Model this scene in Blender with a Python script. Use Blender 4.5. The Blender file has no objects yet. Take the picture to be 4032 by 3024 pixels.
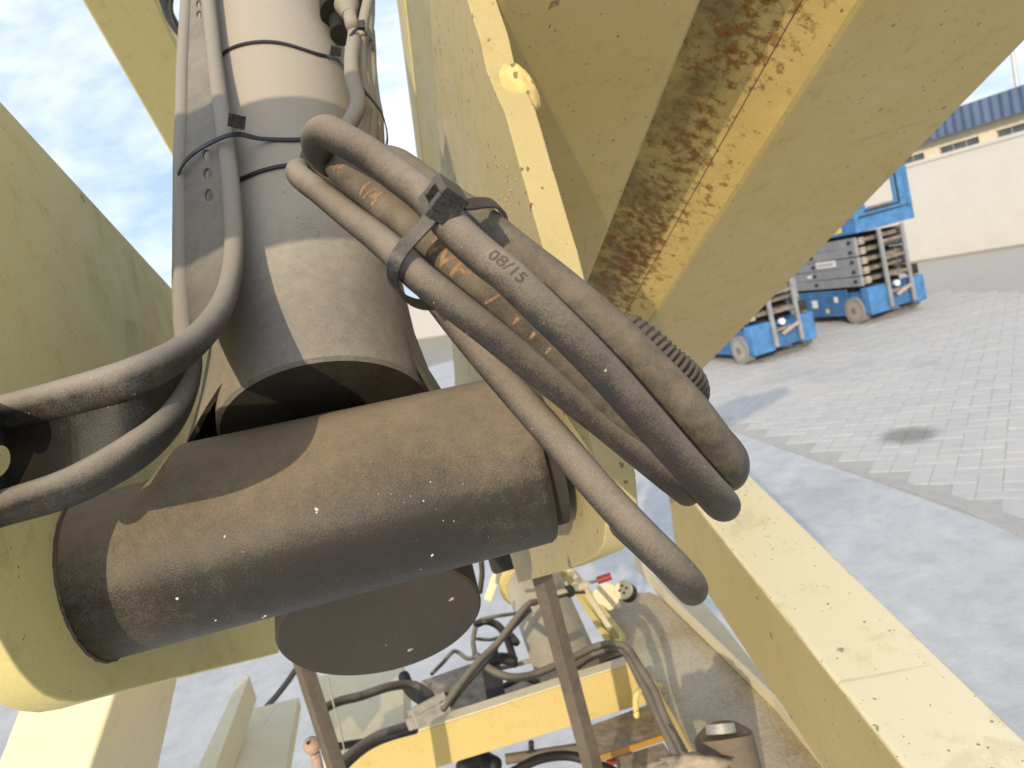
import bpy, bmesh, random
from math import *
from mathutils import Vector as V, Matrix, noise as mnoise
random.seed(7)
S = bpy.context.scene
COL = S.collection

# ------------------------------------------------------------------ camera, world, sun, exposure
ROLL, PITCH, EYE, FP = radians(14.6), radians(7.6), 1.5, 2800.0
Fv = V((0, cos(PITCH), -sin(PITCH))); u0 = V((0, sin(PITCH), cos(PITCH))); x0 = V((1, 0, 0))
Rv = cos(ROLL) * x0 - sin(ROLL) * u0
Uv = sin(ROLL) * x0 + cos(ROLL) * u0
EYEP = V((0, 0, EYE))
cam = bpy.data.cameras.new('camera'); camo = bpy.data.objects.new('camera', cam); COL.objects.link(camo)
camo.matrix_world = Matrix((( Rv.x, Uv.x, -Fv.x, 0), (Rv.y, Uv.y, -Fv.y, 0), (Rv.z, Uv.z, -Fv.z, EYE), (0, 0, 0, 1)))
cam.lens = 25.0; cam.sensor_width = 36.0; cam.clip_start = 0.02; cam.clip_end = 3000
cam.dof.use_dof = True; cam.dof.focus_distance = 0.40; cam.dof.aperture_fstop = 15
S.camera = camo
S.view_settings.view_transform = 'Standard'; S.view_settings.look = 'None'
S.view_settings.exposure = 0.35; S.view_settings.gamma = 1; S.view_settings.use_curve_mapping = False
S.render.film_transparent = False

def cv(a, b, c): return Rv * a + Uv * b + Fv * c          # direction given as right, up, forward
SUN = cv(-.30, .095, -.95).normalized()
sl = bpy.data.lights.new('sun', 'SUN'); sl.energy = 2.7; sl.angle = radians(0.6); sl.color = (1, .84, .60)
so = bpy.data.objects.new('sun', sl); COL.objects.link(so)
so.rotation_euler = SUN.to_track_quat('Z', 'Y').to_euler(); so.location = (-3, -6, 8)

W = bpy.data.worlds.new('World'); S.world = W; W.use_nodes = True
nt = W.node_tree; nt.nodes.clear()
def wn(t, **k):
    n = nt.nodes.new(t)
    for a, b in k.items(): setattr(n, a, b)
    return n
sky = wn('ShaderNodeTexSky', sky_type='NISHITA', sun_disc=False)
sky.sun_elevation = asin(SUN.z); sky.sun_rotation = atan2(SUN.x, SUN.y); sky.air_density = 1.2; sky.dust_density = 2.5; sky.ozone_density = 1.5
tc = wn('ShaderNodeTexCoord'); mp = wn('ShaderNodeMapping'); mp.inputs['Scale'].default_value = (1, 1, 2.0)
n1 = wn('ShaderNodeTexNoise'); n1.inputs['Scale'].default_value = 3.2; n1.inputs['Detail'].default_value = 8; n1.inputs['Roughness'].default_value = .62; n1.inputs['Distortion'].default_value = .5
n2 = wn('ShaderNodeTexNoise'); n2.inputs['Scale'].default_value = 15; n2.inputs['Detail'].default_value = 6; n2.inputs['Roughness'].default_value = .6
mr = wn('ShaderNodeMapRange'); mr.inputs[1].default_value = .36; mr.inputs[2].default_value = .70; mr.inputs[4].default_value = .9
ad = wn('ShaderNodeMath', operation='MULTIPLY_ADD'); ad.inputs[1].default_value = .35; 
mx = wn('ShaderNodeMixRGB'); mx.inputs[2].default_value = (7.5, 7.75, 8.1, 1)
hz = wn('ShaderNodeMixRGB'); hz.inputs[0].default_value = .62; hz.inputs[2].default_value = (3.7, 4.95, 6.9, 1)
bg = wn('ShaderNodeBackground'); bg.inputs[1].default_value = 0.135
ou = wn('ShaderNodeOutputWorld')
lk = nt.links.new
lk(tc.outputs['Generated'], mp.inputs[0]); lk(mp.outputs[0], n1.inputs[0]); lk(mp.outputs[0], n2.inputs[0])
lk(n2.outputs[0], ad.inputs[0]); lk(n1.outputs[0], ad.inputs[2])
sb = wn('ShaderNodeMath', operation='SUBTRACT'); sb.inputs[1].default_value = .175
lk(ad.outputs[0], sb.inputs[0]); lk(sb.outputs[0], mr.inputs[0])
lk(sky.outputs[0], hz.inputs[1]); lk(hz.outputs[0], mx.inputs[1]); lk(mr.outputs[0], mx.inputs[0]); lk(mx.outputs[0], bg.inputs[0]); lk(bg.outputs[0], ou.inputs[0])

# ------------------------------------------------------------------ measuring helpers
def ray(px, py): return Rv * ((px - 2016) / FP) - Uv * ((py - 1512) / FP) + Fv
def P(px, py, D): return EYEP + ray(px, py) * D
def H(px, py, z=0.0):
    k = ray(px, py); return EYEP + k * ((z - EYE) / k.z)
def onplane(px, py, o, nrm):
    k = ray(px, py); return EYEP + k * ((o - EYEP).dot(nrm) / k.dot(nrm))
NL = cv(.962, .237, .135).normalized()                      # lateral axis of the machine
NL = V((NL.x, NL.y, 0)).normalized() * .9995 + V((0, 0, -.031)); NL.normalize()
LO = V((0, 0, 1)).cross(NL).normalized()                    # its long axis, away from the camera

# ------------------------------------------------------------------ materials
def mat(name):
    m = bpy.data.materials.new(name); m.use_nodes = True
    return m, m.node_tree, m.node_tree.nodes['Principled BSDF']
def noise(t, scale, detail=5, rough=.55, vec=None, dist=0):
    n = t.nodes.new('ShaderNodeTexNoise'); n.inputs['Scale'].default_value = scale; n.inputs['Detail'].default_value = detail
    n.inputs['Roughness'].default_value = rough; n.inputs['Distortion'].default_value = dist
    if vec is not None: t.links.new(vec, n.inputs['Vector'])
    return n.outputs[0]
def coords(t, stretch=None):
    g = t.nodes.new('ShaderNodeNewGeometry'); o = g.outputs['Position']
    if stretch:
        m = t.nodes.new('ShaderNodeMapping'); m.inputs['Scale'].default_value = stretch[0]
        if len(stretch) > 1: m.inputs['Rotation'].default_value = stretch[1]
        t.links.new(o, m.inputs[0]); o = m.outputs[0]
    return o
def rng(t, v, a, b, lo=0., hi=1.):
    r = t.nodes.new('ShaderNodeMapRange'); r.inputs[1].default_value = a; r.inputs[2].default_value = b
    r.inputs[3].default_value = lo; r.inputs[4].default_value = hi; t.links.new(v, r.inputs[0]); return r.outputs[0]
def math(t, op, a, b):
    n = t.nodes.new('ShaderNodeMath'); n.operation = op
    for i, x in ((0, a), (1, b)):
        if isinstance(x, (int, float)): n.inputs[i].default_value = x
        else: t.links.new(x, n.inputs[i])
    return n.outputs[0]
def mix(t, f, a, b, mode='MIX'):
    n = t.nodes.new('ShaderNodeMixRGB'); n.blend_type = mode
    for i, x in ((0, f), (1, a), (2, b)):
        if isinstance(x, (int, float)): n.inputs[i].default_value = x
        elif isinstance(x, tuple): n.inputs[i].default_value = (*x, 1)
        else: t.links.new(x, n.inputs[i])
    return n.outputs[0]
def bump(t, b, h, strength, dist):
    n = t.nodes.new('ShaderNodeBump'); n.inputs['Strength'].default_value = strength; n.inputs['Distance'].default_value = dist
    t.links.new(h, n.inputs['Height']); t.links.new(n.outputs[0], b.inputs['Normal'])
def upmask(t, lo, hi):
    g = t.nodes.new('ShaderNodeNewGeometry'); s = t.nodes.new('ShaderNodeSeparateXYZ'); t.links.new(g.outputs['Normal'], s.inputs[0])
    return rng(t, s.outputs['Z'], lo, hi)
def specks(t, vec, scale, thr, rare=.86):                   # small irregular chips, thinly scattered
    wob = t.nodes.new('ShaderNodeTexNoise'); wob.inputs['Scale'].default_value = scale * 1.7; t.links.new(vec, wob.inputs['Vector'])
    ad_ = t.nodes.new('ShaderNodeVectorMath'); ad_.operation = 'MULTIPLY_ADD'; ad_.inputs[1].default_value = (.9 / scale,) * 3
    t.links.new(wob.outputs['Color'], ad_.inputs[0]); t.links.new(vec, ad_.inputs[2])
    v = t.nodes.new('ShaderNodeTexVoronoi'); v.inputs['Scale'].default_value = scale; t.links.new(ad_.outputs[0], v.inputs['Vector'])
    sx = t.nodes.new('ShaderNodeSeparateColor'); t.links.new(v.outputs['Color'], sx.inputs[0])
    lim = math(t, 'MULTIPLY', rng(t, sx.outputs[0], rare, 1.0), thr)
    return math(t, 'LESS_THAN', v.outputs['Distance'], lim)

def dusty(name, base, dust, lo=-.3, hi=1., amt=1., rough=.75, grain=900, floor=.15, streak=None, seed=0, bmp=.35, spk=.25, big=22, metallic=0., zr=None, blot=1., rare=.95):
    m, t, b = mat(name)
    c = coords(t, streak); c0 = coords(t)
    up = upmask(t, lo, hi)
    large = noise(t, big, 4, .6, c); fine = noise(t, grain, 3, .7, c0); mid = noise(t, 120, 5, .65, c)
    f = math(t, 'ADD', up, floor)
    f = math(t, 'ADD', f, math(t, 'MULTIPLY', math(t, 'SUBTRACT', large, .5), 1.1 * blot))
    f = math(t, 'ADD', f, math(t, 'MULTIPLY', math(t, 'SUBTRACT', mid, .5), .7 * blot))
    f = math(t, 'ADD', f, math(t, 'MULTIPLY', math(t, 'SUBTRACT', fine, .5), 1.1))
    if zr:
        s_ = t.nodes.new('ShaderNodeSeparateXYZ'); t.links.new(c0, s_.inputs[0]); f = math(t, 'ADD', f, rng(t, s_.outputs['Z'], zr[0], zr[1], zr[2], zr[3]))
    f = math(t, 'MULTIPLY', f, amt)
    cl = rng(t, f, 0, 1)
    col = mix(t, cl, base, dust)
    sp = specks(t, c0, 420, spk, rare)
    col = mix(t, sp, col, tuple(min(.7, x * 1.5 + .06) for x in dust))
    t.links.new(col, b.inputs['Base Color'])
    t.links.new(rng(t, cl, 0, 1, rough - .2, min(1, rough + .2)), b.inputs['Roughness'])
    b.inputs['Metallic'].default_value = metallic
    b.inputs['Specular IOR Level'].default_value = .35
    bump(t, b, math(t, 'ADD', fine, math(t, 'ADD', mid, math(t, 'MULTIPLY', sp, .6))), bmp, .0006)
    return m

def paint(name, base, dirt=(.25, .17, .08), chips=(.10, .06, .035), rust=0., fade=(.60, .54, .34), fadeamt=.25, chip=.14, rough=.42, streakdir=None, dusttop=0., bmp=.12, dustcol=(.42, .37, .29)):
    m, t, b = mat(name)
    c = coords(t); cs = coords(t, streakdir) if streakdir else c
    big = noise(t, 5, 5, .6, c); mid = noise(t, 38, 6, .7, c); fine = noise(t, 420, 3, .7, c)
    col = mix(t, rng(t, big, .35, .75, 0, fadeamt), base, fade)
    col = mix(t, rng(t, mid, .56, .82, 0, .45), col, dirt)
    col = mix(t, rng(t, fine, .35, .75, 0, .16), col, dirt)
    if dusttop: col = mix(t, math(t, 'MULTIPLY', upmask(t, .3, .95), rng(t, noise(t, 14, 6, .7, c), .38, .62, dusttop * .45, dusttop)), col, dustcol)
    r = rough
    if rust:
        def dotp(v, sc):
            n = t.nodes.new('ShaderNodeVectorMath'); n.operation = 'DOT_PRODUCT'; n.inputs[1].default_value = tuple(v * sc); t.links.new(c, n.inputs[0]); return n.outputs['Value']
        ea = cv(-.30, 1, .1).normalized(); eb = cv(1, .30, 0).normalized(); ec = ea.cross(eb)
        cx_ = t.nodes.new('ShaderNodeCombineXYZ')
        for i_, (e_, k_) in enumerate(((ea, .33), (eb, 1.), (ec, 1.))): t.links.new(dotp(e_, k_), cx_.inputs[i_])
        cs = cx_.outputs[0]
        st = noise(t, 85, 4, .6, cs, .15); fi = noise(t, 330, 3, .6, cs); bg_ = noise(t, 7, 3, .5, c)
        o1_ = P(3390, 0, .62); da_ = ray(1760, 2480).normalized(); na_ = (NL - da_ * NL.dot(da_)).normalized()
        shade_side_ = rng(t, math(t, 'ADD', dotp(na_, 1.), -o1_.dot(na_)), -.075, -.05, 1, .25)  # shade painted in: strong dark mix on the shaded half, weak on the sunlit
        col = mix(t, math(t, 'MULTIPLY', shade_side_, rng(t, noise(t, 30, 5, .6, cs), .35, .65, .30, .95)), col, (.17, .135, .062))
        k = math(t, 'ADD', st, math(t, 'MULTIPLY', math(t, 'SUBTRACT', fi, .5), .30))
        k = math(t, 'ADD', k, math(t, 'MULTIPLY', math(t, 'SUBTRACT', bg_, .5), .30))
        o1_ = P(3390, 0, .62); da_ = ray(1760, 2480).normalized(); na_ = (NL - da_ * NL.dot(da_)).normalized()
        lt_ = math(t, 'ABSOLUTE', math(t, 'ADD', dotp(na_, 1.), .062 - o1_.dot(na_)), 0)
        k = math(t, 'ADD', k, rng(t, lt_, 0, .065, .10, -.12))
        col = mix(t, rng(t, k, .50, .64, 0, .7), col, (.15, .085, .028))
        col = mix(t, rng(t, k, .57, .68, 0, .85), col, (.30, .115, .018))
        col = mix(t, rng(t, k, .69, .78, 0, .7), col, (.10, .038, .012))
    for i_, (sc_, th_) in enumerate((((520, 9, 60), .70), ((14, 420, 70), .715))):
        ms = t.nodes.new('ShaderNodeMapping'); ms.inputs['Scale'].default_value = tuple(v_ / 40 for v_ in sc_); ms.inputs['Rotation'].default_value = (.4, .5 * i_, .7); t.links.new(c, ms.inputs[0])
        scr = noise(t, 9, 2, .5, ms.outputs[0], .2)
        col = mix(t, math(t, 'MULTIPLY', rng(t, scr, th_, th_ + .02, 0, .3), rng(t, big, .45, .6)), col, dirt)
    sp = specks(t, c, 190, chip * 1.3, .80); sp2 = specks(t, c, 55, chip, .93)
    col = mix(t, math(t, 'MULTIPLY', sp, .75), col, chips); col = mix(t, math(t, 'MULTIPLY', sp2, .6), col, chips)
    t.links.new(col, b.inputs['Base Color']); t.links.new(rng(t, mid, .3, .8, r, min(1, r + .35)), b.inputs['Roughness'])
    b.inputs['Specular IOR Level'].default_value = .4
    bump(t, b, math(t, 'SUBTRACT', math(t, 'ADD', fine, mid), sp), bmp, .0008)
    return m

def plain(name, col, rough=.6, metallic=0., var=.15, scale=60, bmp=.1):
    m, t, b = mat(name); c = coords(t); n = noise(t, scale, 5, .65, c)
    t.links.new(mix(t, rng(t, n, .3, .7, 0, 1), tuple(x * (1 - var) for x in col), tuple(min(1, x * (1 + var)) for x in col)), b.inputs['Base Color'])
    b.inputs['Roughness'].default_value = rough; b.inputs['Metallic'].default_value = metallic
    bump(t, b, n, bmp, .002); return m

YEL = (.62, .475, .165)
M = {}
M['paint'] = paint('yellow_paint', YEL, fadeamt=.35, bmp=.2)
M['paint_arm'] = paint('yellow_paint_dulled', (.46, .355, .135), chip=.22, fadeamt=.25, bmp=.2, dirt=(.20, .135, .06))
M['paint_plate'] = paint('yellow_paint_weathered', (.50, .41, .19), chip=.30, fadeamt=.3, bmp=.25)
M['paint_shade'] = paint('yellow_paint_for_shade', (.66, .57, .235), chip=.14, bmp=.2)  # copy of the yellow for parts in shade, brightness put into the colour
M['paint_edge'] = paint('yellow_paint_edge', (.72, .56, .22), chip=.42, dirt=(.35, .24, .10))
M['paint_rust'] = paint('yellow_paint_rust_and_shade', (.70, .52, .17), rust=1., streakdir=((.8, .8, .32), (.35, 0, .1)), chip=.2)
M['paint_pale'] = paint('pale_yellow_paint', (.46, .365, .145), chip=.22, dirt=(.28, .25, .18), dusttop=1.7, dustcol=(.82, .77, .56))
M['paint_dusty'] = paint('dusty_yellow_paint', (.55, .46, .25), dusttop=1.2, chip=.1, dustcol=(.56, .49, .375))
M['cream'] = paint('cream_paint', (.80, .70, .46), dirt=(.35, .30, .22), chip=.1, dusttop=.35, dustcol=(.60, .53, .42))
M['cream_dirty'] = dusty('dusty_cream_paint', (.60, .55, .42), (.34, .30, .235), lo=-.6, hi=1.0, floor=.1, grain=300, spk=.1, big=14, rough=.7)
M['rail'] = dusty('dirt_caked_rail_paint', (.30, .215, .11), (.60, .545, .43), lo=-1, hi=1., floor=-.35, grain=220, spk=.2, big=7, rough=.8, blot=1.7)
M['barrel'] = dusty('dust_coated_grey_paint', (.14, .13, .115), (.40, .35, .285), lo=-.9, hi=.9, floor=-.12, grain=900, spk=.2, big=9, zr=(1.52, 1.67, -.26, .45), bmp=.5, blot=.9)
M['barrel_end'] = dusty('shaded_cylinder_underside', (.022, .018, .014), (.06, .05, .038), lo=-1, hi=1, floor=.1, grain=700, spk=.1, big=9)  # shade under the barrel and inside the gusset put into a near-black colour
M['tube'] = dusty('dark_grey_paint_with_dust', (.028, .025, .021), (.26, .203, .135), lo=-.02, hi=.92, floor=-.05, grain=1000, spk=.12, big=9, rough=.58, bmp=.5, blot=.8)
M['disc'] = dusty('brown_grey_paint', (.035, .031, .025), (.075, .063, .048), lo=-1, hi=1, floor=.1, grain=700, spk=.2, big=9)
M['rubber'] = dusty('dusty_black_rubber', (.026, .023, .021), (.30, .25, .195), lo=-.35, hi=.95, floor=.0, grain=1500, spk=.18, rough=.7, big=20, bmp=.4, blot=.45)
M['rubber_clean'] = dusty('black_rubber', (.018, .017, .016), (.17, .14, .11), lo=-.1, hi=1., floor=-.10, grain=1500, spk=.15, rough=.6, big=20, blot=.5)
M['rubber_grey'] = dusty('grey_dust_rubber', (.05, .045, .04), (.33, .29, .235), lo=-.75, hi=.5, floor=.15, grain=1200, spk=.15, rough=.8, big=25, blot=.5)
M['twin'] = dusty('sooty_rubber_with_grey_dust', (.016, .014, .012), (.30, .265, .22), lo=.0, hi=.85, floor=.02, grain=1500, spk=.15, rough=.6, big=20, bmp=.4, zr=(1.47, 1.60, -.08, .50), blot=.45)
M['web'] = dusty('sooty_rubber_web', (.014, .012, .010), (.30, .265, .22), lo=.5, hi=1.5, floor=-.12, grain=1500, spk=.1, rough=.6, big=30, bmp=.4, zr=(1.47, 1.60, -.10, .75), blot=.4)
M['rubber_mid'] = dusty('dark_cable_jacket', (.035, .032, .028), (.24, .21, .175), lo=-.2, hi=1., floor=.0, grain=600, spk=.1, rough=.7, big=25, blot=.6)
M['plastic'] = dusty('black_nylon', (.018, .018, .020), (.14, .125, .11), lo=.0, hi=1.2, floor=.05, grain=700, spk=.1, rough=.5, bmp=.25)
M['plastic_black'] = plain('clean_black_nylon', (.012, .012, .013), .5)
M['black'] = plain('black_metal', (.014, .013, .012), .6)
M['rod'] = dusty('dark_steel', (.075, .062, .050), (.20, .165, .125), lo=-.6, hi=1, floor=.15, grain=500, spk=.1)
M['chrome'] = plain('dull_chrome', (.50, .485, .45), .5, .7, .2, 120)
M['grey_plastic'] = plain('grey_connector_plastic', (.34, .32, .28), .7, 0, .2)
M['orange'] = plain('orange_painted_edge', (.42, .23, .055), .5)
M['red'] = plain('red_grip', (.30, .04, .035), .5)
def ink():
    m, t, b = mat('worn_orange_ink'); c = coords(t); n = noise(t, 900, 3, .7, c); n2_ = noise(t, 160, 3, .6, c)
    k = math(t, 'ADD', math(t, 'MULTIPLY', n, .6), math(t, 'MULTIPLY', n2_, .5))
    t.links.new(mix(t, rng(t, k, .44, .66, 1., .35), (.075, .06, .045), (.40, .225, .13)), b.inputs['Base Color']); b.inputs['Roughness'].default_value = .9; return m
M['ink'] = ink()
M['pinkbolt'] = plain('dusty_copper_head', (.42, .29, .22), .8, 0, .3, 300)
M['dirtblob'] = plain('dried_mud', (.46, .37, .27), 1., 0, .3, 500, .6)
M['whiteblob'] = plain('white_paint_fleck', (.70, .66, .58), .8)
M['weld'] = plain('rusty_weld_line', (.12, .075, .06), .8, 0, .4, 400, .5)
M['battery'] = plain('dusty_brown_case', (.34, .285, .225), .9, 0, .45, 40)
# fabric hose: woven look
def fabric():
    m = dusty('woven_hose_cover', (.045, .040, .032), (.235, .195, .145), lo=-.6, hi=1., floor=.06, grain=1300, spk=.1, rough=.85, big=30, bmp=.3)
    t = m.node_tree; b = t.nodes['Principled BSDF']
    uv = t.nodes.new('ShaderNodeUVMap'); mp = t.nodes.new('ShaderNodeMapping'); mp.inputs['Scale'].default_value = (1, 1, 1)
    t.links.new(uv.outputs[0], mp.inputs[0])
    w = t.nodes.new('ShaderNodeTexWave'); w.inputs['Scale'].default_value = 1.0; w.bands_direction = 'DIAGONAL'; w.inputs['Distortion'].default_value = 2.0
    mp.inputs['Scale'].default_value = (420, 60, 1); t.links.new(mp.outputs[0], w.inputs[0])
    bp = t.nodes.new('ShaderNodeBump'); bp.inputs['Strength'].default_value = .5; bp.inputs['Distance'].default_value = .0005
    old = b.inputs['Normal'].links[0].from_socket
    t.links.new(old, bp.inputs['Normal']); t.links.new(w.outputs[1], bp.inputs['Height']); t.links.new(bp.outputs[0], b.inputs['Normal'])
    return m
M['fabric'] = fabric()

def groundmat(name, a, bcol, stain, s1=.6, s2=6, bmp=.3, stainlim=(.58, .75), per_island=0., oil=None, sand=None):
    m, t, b = mat(name); c = coords(t)
    n1_ = noise(t, s1, 6, .65, c, .6); n2_ = noise(t, s2, 6, .7, c, .3); n3 = noise(t, 60, 4, .7, c)
    col = mix(t, rng(t, n2_, .35, .65), a, bcol)
    col = mix(t, rng(t, n1_, *stainlim, 0, .75), col, stain)
    col = mix(t, rng(t, n3, .3, .8, 0, .25), col, stain)
    if per_island:
        g = t.nodes.new('ShaderNodeNewGeometry'); oi = t.nodes.new('ShaderNodeObjectInfo')
        f = math(t, 'FRACT', math(t, 'ADD', g.outputs['Random Per Island'], oi.outputs['Random']), 0)
        col = mix(t, math(t, 'MULTIPLY', f, per_island), col, tuple(x * .55 for x in a))
    if sand: col = mix(t, rng(t, noise(t, 1.3, 7, .7, c, .8), .42, .62, 0, .85), col, sand)
    if oil:
        vm = t.nodes.new('ShaderNodeVectorMath'); vm.operation = 'DISTANCE'; t.links.new(c, vm.inputs[0]); vm.inputs[1].default_value = oil
        k = math(t, 'SUBTRACT', rng(t, vm.outputs['Value'], .02, .32, 1, 0), math(t, 'MULTIPLY', noise(t, 5, 5, .7, c, .8), .75))
        col = mix(t, rng(t, k, .0, .35, 0, .6), col, (.13, .12, .105))
    t.links.new(col, b.inputs['Base Color']); b.inputs['Roughness'].default_value = .9; b.inputs['Specular IOR Level'].default_value = .25
    bump(t, b, math(t, 'ADD', n2_, n3), bmp, .01)
    return m
M['concrete'] = groundmat('pale_concrete', (.60, .585, .56), (.47, .465, .455), (.31, .315, .32), .9, 7, .3)
M['mortar'] = groundmat('grey_mortar', (.50, .47, .43), (.42, .395, .36), (.30, .28, .255), 2, 12, .5)
M['paver'] = groundmat('grey_paver', (.58, .55, .515), (.50, .475, .445), (.36, .34, .315), .5, 9, .4, per_island=.12, oil=tuple(H(3575, 1712)), sand=(.57, .535, .49))
M['joint'] = groundmat('paver_joint_sand', (.50, .47, .43), (.43, .405, .37), (.36, .335, .31), 1, 12, .5, oil=tuple(H(3575, 1712)))
M['yard'] = groundmat('dusty_yard_surface', (.45, .41, .375), (.37, .335, .305), (.26, .235, .21), .35, 5, .4)
M['earth'] = groundmat('pale_earth', (.40, .35, .29), (.33, .29, .24), (.25, .22, .18), .1, 2, .5)
M['wall'] = groundmat('cream_render', (.62, .60, .56), (.585, .565, .525), (.48, .46, .42), .5, 3, .1)
M['building'] = plain('pale_cream_wall', (.74, .66, .50), .9, 0, .05, 2)
M['roof'] = plain('blue_roof_sheet', (.085, .13, .23), .5, 0, .2, 1)
M['glass'] = plain('dusty_dark_glass', (.10, .12, .13), .25, 0, .3, 2)
M['blue'] = plain('blue_machine_paint', (.065, .20, .44), .5, 0, .35, 7)
M['blue_shaded'] = plain('blue_machine_paint_shaded', (.045, .145, .34), .5, 0, .35, 7)  # darker copy of the blue, weaker light on the sides put into the colour
M['steel_grey'] = plain('grey_arm_paint', (.26, .27, .29), .5, 0, .15, 6)
M['steel_dirty'] = plain('dirty_steel', (.20, .17, .14), .8, 0, .45, 20)
M['dark'] = plain('dark_void_steel', (.03, .026, .024), .8, 0, .4, 10)
M['tyre'] = plain('grey_solid_tyre', (.26, .25, .23), .9, 0, .15, 20)
M['rim'] = plain('dusty_rim', (.36, .32, .27), .8, 0, .25, 20)
M['white'] = plain('white_sticker', (.75, .75, .73), .6, 0, .05)
M['ysticker'] = plain('yellow_sticker', (.75, .62, .12), .6, 0, .05)
M['pole'] = plain('galvanised_pole', (.55, .56, .57), .5, .3, .1)

# ------------------------------------------------------------------ object helpers
def link(o): COL.objects.link(o); return o
def tag(o, label=None, cat=None, group=None, kind=None):
    if label: o['label'] = label
    if cat: o['category'] = cat
    if group: o['group'] = group
    if kind: o['kind'] = kind
    return o
def empty(name, loc, label=None, cat=None, group=None, kind=None):
    e = bpy.data.objects.new(name, None); e.location = loc; e.empty_display_size = .02; link(e)
    return tag(e, label, cat, group, kind)
def finish(name, bm, m, parent=None, smooth=True, bevel=0., segs=2, sub=0, angle=35):
    bmesh.ops.recalc_face_normals(bm, faces=bm.faces)
    me = bpy.data.meshes.new(name)
    off = V((0, 0, 0))
    if parent is None:
        off = sum((v.co for v in bm.verts), V()) / max(1, len(bm.verts)); off.z = min(v.co.z for v in bm.verts)
    else:
        p = parent
        while p is not None: off += p.location; p = p.parent
    for v in bm.verts: v.co -= off
    bm.to_mesh(me); bm.free(); me.materials.append(m)
    o = bpy.data.objects.new(name, me); link(o)
    if parent is None: o.location = off
    else: o.parent = parent
    if smooth:
        for p in me.polygons: p.use_smooth = True
        if angle: me.set_sharp_from_angle(angle=radians(angle))
    if bevel:
        b = o.modifiers.new('bevel', 'BEVEL'); b.width = bevel; b.segments = segs; b.limit_method = 'ANGLE'; b.angle_limit = radians(35); b.harden_normals = True
    if sub:
        s = o.modifiers.new('sub', 'SUBSURF'); s.levels = sub; s.render_levels = sub
    return o
def NB(): return bmesh.new()
def add_prism(bm, A, B):
    a = [bm.verts.new(p) for p in A]; b = [bm.verts.new(p) for p in B]; n = len(a)
    bm.faces.new(a); bm.faces.new(b[::-1])
    for i in range(n): bm.faces.new((a[i], b[i], b[(i + 1) % n], a[(i + 1) % n]))
    return bm
def slab(poly, vec, bm=None):
    bm = bm or NB(); return add_prism(bm, poly, [p + vec for p in poly])
def box(o, x, y, z, bm=None):                                # corner + three edge vectors
    bm = bm or NB(); return add_prism(bm, [o, o + x, o + x + y, o + y], [o + z, o + x + z, o + x + y + z, o + y + z])
def cbox(c, ax, sx, ay, sy, az, sz, bm=None):                # centred box on axes
    return box(c - ax * sx / 2 - ay * sy / 2 - az * sz / 2, ax * sx, ay * sy, az * sz, bm)
def basis(a):
    a = a.normalized(); b = a.orthogonal().normalized(); return a, b, a.cross(b)
def cyl(p0, p1, r0, r1=None, n=32, bm=None, caps=True):
    bm = bm or NB(); r1 = r0 if r1 is None else r1; a, b, c = basis(p1 - p0)
    A = [p0 + (b * cos(2 * pi * i / n) + c * sin(2 * pi * i / n)) * r0 for i in range(n)]
    B = [p1 + (b * cos(2 * pi * i / n) + c * sin(2 * pi * i / n)) * r1 for i in range(n)]
    if caps: add_prism(bm, A, B)
    else:
        a_ = [bm.verts.new(q) for q in A]; b_ = [bm.verts.new(q) for q in B]
        for i in range(n): bm.faces.new((a_[i], b_[i], b_[(i + 1) % n], a_[(i + 1) % n]))
    return bm
def smooth_path(pts, k=6):                                   # Catmull-Rom
    q = [pts[0] * 2 - pts[1]] + list(pts) + [pts[-1] * 2 - pts[-2]]; out = []
    for i in range(1, len(q) - 2):
        for j in range(k):
            t = j / k; a, b, c, d = q[i - 1], q[i], q[i + 1], q[i + 2]
            out.append(.5 * ((2 * b) + (c - a) * t + (2 * a - 5 * b + 4 * c - d) * t * t + (3 * b - a - 3 * c + d) * t ** 3))
    out.append(q[-2]); return out
def frames(path):
    T = []
    for i in range(len(path)):
        T.append((path[min(i + 1, len(path) - 1)] - path[max(i - 1, 0)]).normalized())
    n = (-Fv - T[0] * T[0].dot(-Fv)).normalized(); N = []
    for t in T:
        n = (n - t * n.dot(t)).normalized(); N.append(n)
    return T, N
def sweep(path, r, n=18, bm=None, ends=True):
    bm = bm or NB(); T, N = frames(path); uvl = bm.loops.layers.uv.verify()
    rr = r if callable(r) else (lambda i, f: r)
    rings = []; L = 0; S_ = []
    for i, (p, t, nn) in enumerate(zip(path, T, N)):
        if i: L += (p - path[i - 1]).length
        S_.append(L); b = t.cross(nn); R_ = rr(i, i / (len(path) - 1))
        rings.append([bm.verts.new(p + (nn * cos(2 * pi * j / n) + b * sin(2 * pi * j / n)) * R_) for j in range(n)])
    for i in range(len(rings) - 1):
        for j in range(n):
            f = bm.faces.new((rings[i][j], rings[i][(j + 1) % n], rings[i + 1][(j + 1) % n], rings[i + 1][j]))
            for lp, (a, b) in zip(f.loops, ((i, j), (i, j + 1), (i + 1, j + 1), (i + 1, j))): lp[uvl].uv = (S_[a], b / n)
    if ends:
        for ring, t, p, sgn in ((rings[0], T[0], path[0], -1), (rings[-1], T[-1], path[-1], 1)):
            R_ = (ring[0].co - p).length; prev = ring
            for q in (.5, .8, .95):
                cur = [bm.verts.new(p + (v.co - p) * cos(asin(q)) + t * sgn * R_ * q * .8) for v in ring]
                for j in range(n): bm.faces.new((prev[j], prev[(j + 1) % n], cur[(j + 1) % n], cur[j]))
                prev = cur
            bm.faces.new(prev)
    return bm
def hose(name, pts, r, m, label=None, group=None, parent=None, cat='hose', k=7, n=18):
    path = smooth_path([P(*p) for p in pts], k)
    o = finish(name, sweep(path, r, n), m, parent, angle=0)
    if label: tag(o, label, cat, group)
    return o, path
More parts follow.
